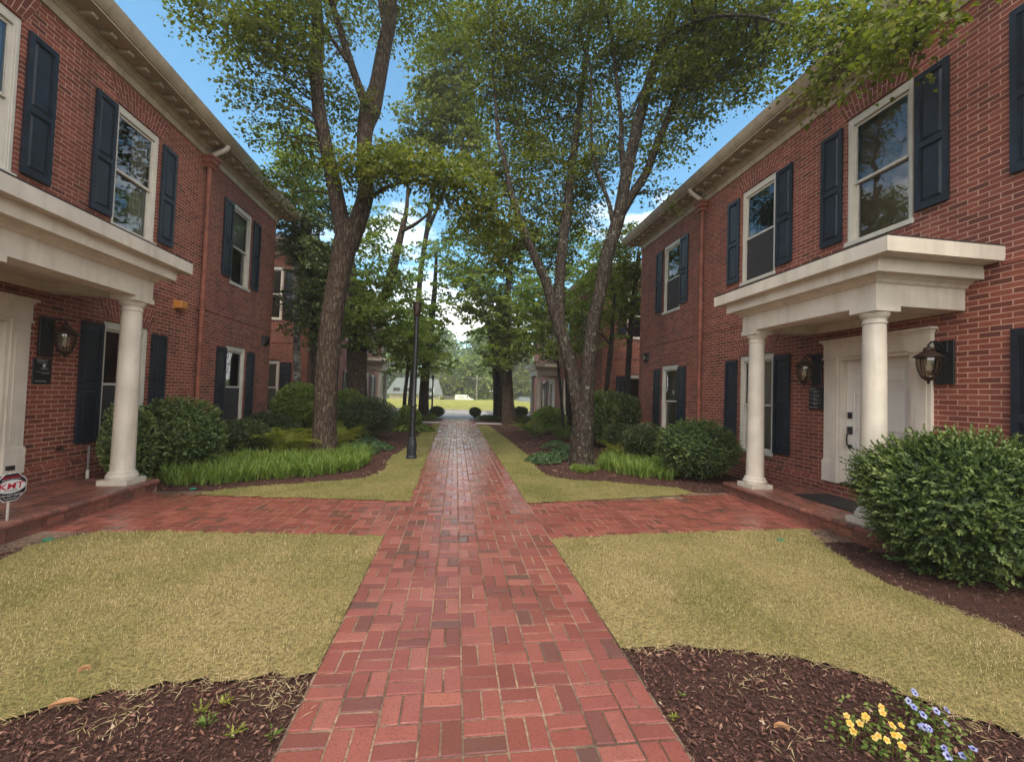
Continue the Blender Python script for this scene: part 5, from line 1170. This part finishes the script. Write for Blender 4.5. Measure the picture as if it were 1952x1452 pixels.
for px, py, ty, nf, lab in PN:
    c = gz(px, py+8); t = thing('pansy', lab, 'flower', c, 'pansies in the front right bed'); c[2] = 0
    n = 42; sp_ = .06 if nf < 10 else .085
    P = np.concatenate([c[:2]+RNG.normal(0, sp_, (n, 2)), .01+.06*RNG.random((n, 1))], 1); leaf_mesh('leaves', P, RNG.normal(size=(n, 3))*np.array([1, 1, .4]), RNG.normal(0, .4, (n, 3))+np.array([0, 0, 1]), .03, .017, MT['bright'], t)
    for j in range(nf):
        p = np.array([c[0]+random.gauss(0, sp_*.75), c[1]+random.gauss(0, sp_*.75), .06+random.random()*.05])
        if j == 0: p[:2] = c[:2]
        q = MB(); petal_flower(q, p, (.0125+.006*random.random()), 0, 0, (-.25+random.gauss(0, .35), -.6+random.gauss(0, .3), .7)); q.m = [min(m, 1) for m in q.m]
        b_ = q.build('bloom', [m_y, m_eye_y] if ty == 'y' else [m_b, m_eye_b], t, fix=False)
        q = MB(); q.tube([p-np.array([0, 0, .005]), (p[0], p[1]+.01, .0)], .0018, 4); q.build('stalk', MT['bright'], b_, fix=False)
WD = [(395, 1384, .05, 40, 'bright', 'small bright green weed in the front left mulch'), (380, 1362, .05, 26, 'fern', 'small yellow-green weed behind the bright one'), (520, 1408, .05, 24, 'bright', 'small weed beside the path edge, front left'), (445, 1405, .05, 20, 'fern', 'thin straw-coloured weed in the front left mulch'), (1300, 1328, .02, 8, 'bright', 'tiny yellow-green weed near the path, front right'), (1283, 1372, .03, 10, 'fern', 'tiny weed tight against the path edge, front right'), (430, 1345, .04, 24, 'fern', 'dry grass tuft near the front left lawn edge')]
for px, py, r, n, m, lab in WD:
    c = gz(px, py); t = thing('weed', lab, 'weed', c, 'weeds in the front beds'); a = RNG.random(n)*6.283
    d = np.stack([np.cos(a), np.sin(a), .3+.7*RNG.random(n)], 1); P = np.concatenate([np.tile(c[:2], (n, 1)), np.full((n, 1), .012)], 1)+unit(d)*(r*(.3+.8*RNG.random(n)))[:, None]; leaf_mesh('leaves', P, d, RNG.normal(0, .4, (n, 3))+np.array([0, 0, 1]), .03, .010, MT[m], t)
m_dl = m_rnd('dead_leaf', [(0, (.30, .14, .07)), (1, (.45, .25, .13))], .8, .2, bump=.3)
for px, py, L, an, lab in [(120, 1358, .115, .25, 'large orange dead leaf at the front left lawn edge'), (160, 1290, .055, .4, 'small reddish dead leaf on the front left lawn'), (1490, 1402, .07, -.4, 'pale curled dead leaf in the front right mulch'), (310, 917, .12, .2, 'pale dead leaf before the left border grass')]:
    c = gz(px, py); t = thing('fallen_leaf', lab, 'leaf', (c[0], c[1], .02)); q = MB(); rows = []
    for k in range(7):
        f = k/6; w = L*.17*math.sin(math.pi*min(.97, f*.94+.03)); x = (f-.5)*L; ca, sa = math.cos(an), math.sin(an)
        rows.append([(c[0]+x*ca-s*w*sa, c[1]+x*sa+s*w*ca, .03+.02*abs(s)+.012*math.sin(f*3)) for s in (-1, -.5, 0, .5, 1)])
    q.rings(rows, .6, cap=False, closed=False); q.build('blade', m_dl, t, smooth=True, fix=False)
m_gc = m_plain('green_plastic', (.03, .17, .11), .5, .4, .1)
for px, py, lab in ((92, 1029, 'flat green sprinkler cap in the left mulch near the yard sign'), (368, 932, 'flat green sprinkler cap between the left porch and lawn'), (1488, 1030, 'flat green sprinkler cap at the edge of the right lawn')):
    c = gz(px, py); t = thing('sprinkler_cap', lab, 'sprinkler cap', (c[0], c[1], 0), 'green sprinkler caps'); q = MB(); q.lathe(c[0], c[1], [(.045, 0), (.045, .012), (.04, .016), (.015, .017), (.014, .022), (.002, .022)], 18); q.build('lid', m_gc, t, smooth=True)

# ------------------------------------------------------------------ lamp posts
def lamp_post(label, base, H, s=1.):
    t = thing('street_lamp', label, 'lamp post', (base[0], base[1], 0), 'lamp posts along the walk'); x, y = base[:2]
    q = MB(); q.lathe(x, y, [(.17*s, 0), (.17*s, .05), (.15*s, .08), (.155*s, .34), (.14*s, .40), (.12*s, .46), (.125*s, .49), (.11*s, .52)], 12); q.build('base', MT['lamppost'], t)
    q = MB(); q.lathe(x, y, [(.095*s, .50), (.088*s, 1.0), (.086*s, 1.24), (.11*s, 1.26), (.11*s, 1.31), (.08*s, 1.34), (.078*s, H*.6), (.07*s, H-.42), (.085*s, H-.41), (.085*s, H-.36), (.05*s, H-.34)], 20); q.build('shaft', MT['black'], t, smooth=True)
    q = MB(); q.lathe(x, y, [(.07*s, H-.34), (.105*s, H-.31), (.12*s, H-.2), (.135*s, H-.04), (.155*s, H-.03), (.155*s, H), (.05*s, H+.01)], 20); q.build('lamp_head', MT['bronze'], t, smooth=True)
lb = gz(784, 874); top = at(799, 577, lb[1])
lamp_post('tall black lamp post in the grass left of the brick walk', lb, top[2], .76)
lb2 = at(823, 790, 27.6); lamp_post('small distant lamp post beside the left ball bush', lb2*np.array([1, 1, 0]), at(824, 715, 27.6)[2], .62)

# ------------------------------------------------------------------ things across the street
m_side = m_plain('pale_siding', (.58, .52, .36), .7, .3, .08, 2); m_wroof = m_plain('pale_roof', (.15, .165, .145), .7, .3, .1, 2); m_van = m_plain('white_van_paint', (.72, .73, .66), .35, .5, .05, 1)
hc = at(800, 770, 66); t = thing('far_house', 'pale gabled house across the street left of the lamp post', 'house', (hc[0], 66, 0))
xl, xr_ = at(742, 760, 66)[0], at(843, 760, 66)[0]; zt = at(800, 752, 66)[2]; zr = at(800, 722, 66)[2]; xm = (xl+xr_)/2+1.2
q = MB(); q.box(xl, xr_-.6, 66, 73, -.1, zt); q.build('wall', m_side, t)
q = MB(); q.rings([[(xl-.5, 65.4, zt-.1), (xr_+.1, 65.4, zt-.1), (xr_-.9, 69.5, zr), (xl+.5, 69.5, zr)], [(xl-.5, 65.4, zt+.1), (xr_+.1, 65.4, zt+.1), (xr_-.9, 69.5, zr+.2), (xl+.5, 69.5, zr+.2)]]); q.build('roof', m_wroof, t)
dw = at(818, 765, 65.9); q = MB(); q.box(dw[0]-.55, dw[0]+.55, 65.93, 66.05, 0, 2.1); dr = q.build('door', MT['dark'], t)
for dx in (-.65, .55): q = MB(); q.box(dw[0]+dx, dw[0]+dx+.12, 65.88, 66.04, 0, 2.25); q.build('door_frame', m_van, t)
for wx in (755, 775): w0 = at(wx, 762, 65.9); q = MB(); q.box(w0[0]-.5, w0[0]+.5, 65.94, 66.05, .9, 2.0); q.build('window', MT['dark'], t)

vb = at(885, 768, 72.); vx0, vx1 = at(867, 760, 72)[0], at(903, 760, 72)[0]; vz0, vz1 = at(885, 769, 72)[2], at(885, 752.5, 72)[2]
t = thing('delivery_van', 'white delivery van parked behind the sunny lawn hill', 'van', ((vx0+vx1)/2, 72, 0)); L = vx1-vx0; H = vz1-vz0; Fv = Fr((vx0, 71, vz0), (1, 0, 0), (0, -1, 0))
q = MB(); prof = [(0, .16), (0, .95), (.03, 1.), (.66, 1.), (.78, .68), (.97, .55), (1., .42), (1., .16)]
q.rings([[Fv(u*L, -1.9, z*H) for u, z in prof], [Fv(u*L, 0, z*H) for u, z in prof]]); q.build('body', m_van, t, bevel=.03)
for u in (.19, .82):
    q = MB(); q.rings([[Fv(u*L+.33*math.cos(a), d, .17*H+.33*math.sin(a)) for a in [2*math.pi*k/16 for k in range(16)]] for d in (-.25, .02)]); wh = q.build('wheel', MT['black'], t)
    q = MB(); q.rings([[Fv(u*L+.17*math.cos(a), d, .17*H+.17*math.sin(a)) for a in [2*math.pi*k/12 for k in range(12)]] for d in (.0, .03)]); q.build('hub', m_van, wh)
q = MB(); q.rings([[Fv(u*L, .004, z*H) for u, z in ((.62, .68), (.70, .68), (.655, .92), (.62, .92))], [Fv(u*L, .012, z*H) for u, z in ((.62, .68), (.70, .68), (.655, .92), (.62, .92))]]); q.build('side_window', MT['dark'], t)
q = MB(); fbox(q, Fv, L*.12, L*.5, .003, .01, H*.78, H*.82); fbox(q, Fv, L*.16, L*.46, .003, .01, H*.66, H*.70); q.build('side_stripe', m_plain('green_stripe', (.12, .25, .12), .5, .3), t)
fx0, fx1 = at(846, 762, 76)[0], at(872, 762, 76)[0]; t = thing('board_fence', 'low grey board fence left of the white van', 'fence', ((fx0+fx1)/2, 76, 0)); q = MB(); k = fx0
while k < fx1: q.box(k, k+.17, 76, 76.03, -.2, at(860, 757.5, 76)[2]+random.uniform(-.03, .03)); k += .185
q.build('boards', m_plain('grey_wood', (.14, .13, .125), .9, .2, .2, 3), t)
q = MB(); q.box(fx0, fx1, 76.03, 76.08, .1, .2); q.box(fx0, fx1, 76.03, 76.08, .75, .85); q.build('rail', MT['asphalt'], t)
bx = at(1003, 775, 52); t = thing('low_shed', 'pale-roofed low shed left of the far right portico', 'shed', (bx[0], 52, 0)); sx0, sx1 = at(992, 770, 52)[0], at(1016, 770, 52)[0]; s1, s2 = at(1003, 765, 52)[2], at(1003, 757, 52)[2]
q = MB(); q.box(sx0, sx1, 52, 56, -.1, s1); q.build('wall', m_plain('tan_board', (.42, .28, .14), .8, .2, .1), t)
q = MB(); q.rings([[(sx0-.2, 51.7, s1), (sx1+.2, 51.7, s1), (sx1+.2, 56.3, s1), (sx0-.2, 56.3, s1)], [(sx0+.3, 53.6, s2), (sx1-.3, 53.6, s2), (sx1-.3, 54.4, s2), (sx0+.3, 54.4, s2)]]); q.build('roof', m_wroof, t)
pb = at(908, 762, 80); t = thing('utility_pole', 'thin pale utility pole among the far trees', 'utility pole', (pb[0], 80, 0)); ph = at(908, 715, 80)[2]
q = MB(); q.tube([(pb[0], 80, 0), (pb[0], 80, ph)], .14, 10); q.build('pole', MT['bark4'], t); q = MB(); q.box(pb[0]-1.1, pb[0]+1.1, 79.9, 80.1, ph-.7, ph-.55); q.build('crossarm', MT['bark4'], t)
t = thing('overhead_wire', 'thin wire slung across the far trees', 'wire', (pb[0], 79.9, ph-.5)); q = MB(); q.tube([(pb[0]-22, 79.9, ph-.4), (pb[0]-11, 79.9, ph-.75), (pb[0], 79.9, ph-.5), (pb[0]+12, 79.9, ph-.8), (pb[0]+24, 79.9, ph-.5)], .025, 5); q.build('wire', MT['asphalt'], t)

# ------------------------------------------------------------------ light and sky
SUN_EL, SUN_AZ = R(60), R(192)      # azimuth measured from +y towards +x
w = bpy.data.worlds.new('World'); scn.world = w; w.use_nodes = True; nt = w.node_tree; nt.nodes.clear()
N_ = lambda ty, **k: (lambda x: ([setattr(x, a, b) for a, b in k.items()], x)[1])(nt.nodes.new(ty))
sky = N_('ShaderNodeTexSky', sky_type='NISHITA'); sky.sun_disc = False; sky.sun_elevation = SUN_EL; sky.sun_rotation = SUN_AZ; sky.air_density = 1.0; sky.dust_density = .4; sky.ozone_density = 1.6
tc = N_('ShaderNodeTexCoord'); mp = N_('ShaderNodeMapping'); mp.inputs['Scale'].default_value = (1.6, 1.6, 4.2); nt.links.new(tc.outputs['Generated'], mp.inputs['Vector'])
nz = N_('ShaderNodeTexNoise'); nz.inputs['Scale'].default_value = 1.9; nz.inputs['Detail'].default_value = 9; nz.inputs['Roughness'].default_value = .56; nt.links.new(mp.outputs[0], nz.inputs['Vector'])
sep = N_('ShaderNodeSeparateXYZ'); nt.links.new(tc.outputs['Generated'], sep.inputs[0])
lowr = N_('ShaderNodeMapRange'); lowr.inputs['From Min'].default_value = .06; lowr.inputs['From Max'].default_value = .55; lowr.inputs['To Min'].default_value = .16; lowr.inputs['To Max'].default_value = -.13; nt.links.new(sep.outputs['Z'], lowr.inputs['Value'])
bk = N_('ShaderNodeMapRange'); bk.inputs['From Min'].default_value = .25; bk.inputs['From Max'].default_value = -.45; bk.inputs['To Min'].default_value = 0; bk.inputs['To Max'].default_value = .42; nt.links.new(sep.outputs['Y'], bk.inputs['Value'])   # unseen cloud added behind the viewer as broad fill light
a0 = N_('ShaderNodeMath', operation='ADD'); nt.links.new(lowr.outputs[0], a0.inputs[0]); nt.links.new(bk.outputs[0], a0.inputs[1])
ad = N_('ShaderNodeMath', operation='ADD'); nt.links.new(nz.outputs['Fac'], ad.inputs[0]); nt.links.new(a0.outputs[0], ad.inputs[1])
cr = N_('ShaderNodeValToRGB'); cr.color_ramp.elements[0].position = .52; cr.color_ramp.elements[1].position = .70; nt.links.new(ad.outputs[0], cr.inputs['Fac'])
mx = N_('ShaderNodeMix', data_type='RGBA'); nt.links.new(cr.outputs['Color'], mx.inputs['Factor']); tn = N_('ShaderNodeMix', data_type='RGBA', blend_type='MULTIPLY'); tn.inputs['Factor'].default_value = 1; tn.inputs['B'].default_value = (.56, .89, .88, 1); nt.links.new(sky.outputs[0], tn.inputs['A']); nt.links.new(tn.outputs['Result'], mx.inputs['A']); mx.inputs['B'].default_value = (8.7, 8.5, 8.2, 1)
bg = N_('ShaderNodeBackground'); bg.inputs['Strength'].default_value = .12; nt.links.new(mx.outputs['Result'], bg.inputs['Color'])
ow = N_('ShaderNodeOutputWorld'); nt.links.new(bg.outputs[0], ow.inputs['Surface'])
sl = bpy.data.lights.new('sun', 'SUN'); sl.energy = 1.0; sl.angle = R(20); sl.color = (1, .88, .72)
so = bpy.data.objects.new('sun', sl); COL.objects.link(so)
dv = Vector((math.sin(SUN_AZ)*math.cos(SUN_EL), math.cos(SUN_AZ)*math.cos(SUN_EL), math.sin(SUN_EL)))
so.rotation_euler = dv.to_track_quat('Z', 'Y').to_euler(); so.location = (0, -10, 30)

hz = MB(); hz.box(-130, 130, -14, 125, -1.1, 34)
ho = hz.build('haze', None, None); ho.data.materials.clear(); ht = NT('haze_air')
pv = ht.n('ShaderNodeVolumePrincipled'); pv.inputs['Color'].default_value = (.93, .95, .95, 1); pv.inputs['Density'].default_value = .0014; pv.inputs['Anisotropy'].default_value = .2
ht.l(pv.outputs[0], ht.out.inputs['Volume']); ho.data.materials.append(ht.m); ho['kind'] = 'stuff'
scn.cycles.volume_bounces = 1

vs = scn.view_settings; vs.view_transform = 'Standard'; vs.look = 'None'; vs.gamma = 1; vs.exposure = 1.45; vs.use_curve_mapping = False
scn.render.engine = 'CYCLES'; scn.cycles.use_denoising = True; scn.cycles.max_bounces = 8; scn.cycles.transparent_max_bounces = 12
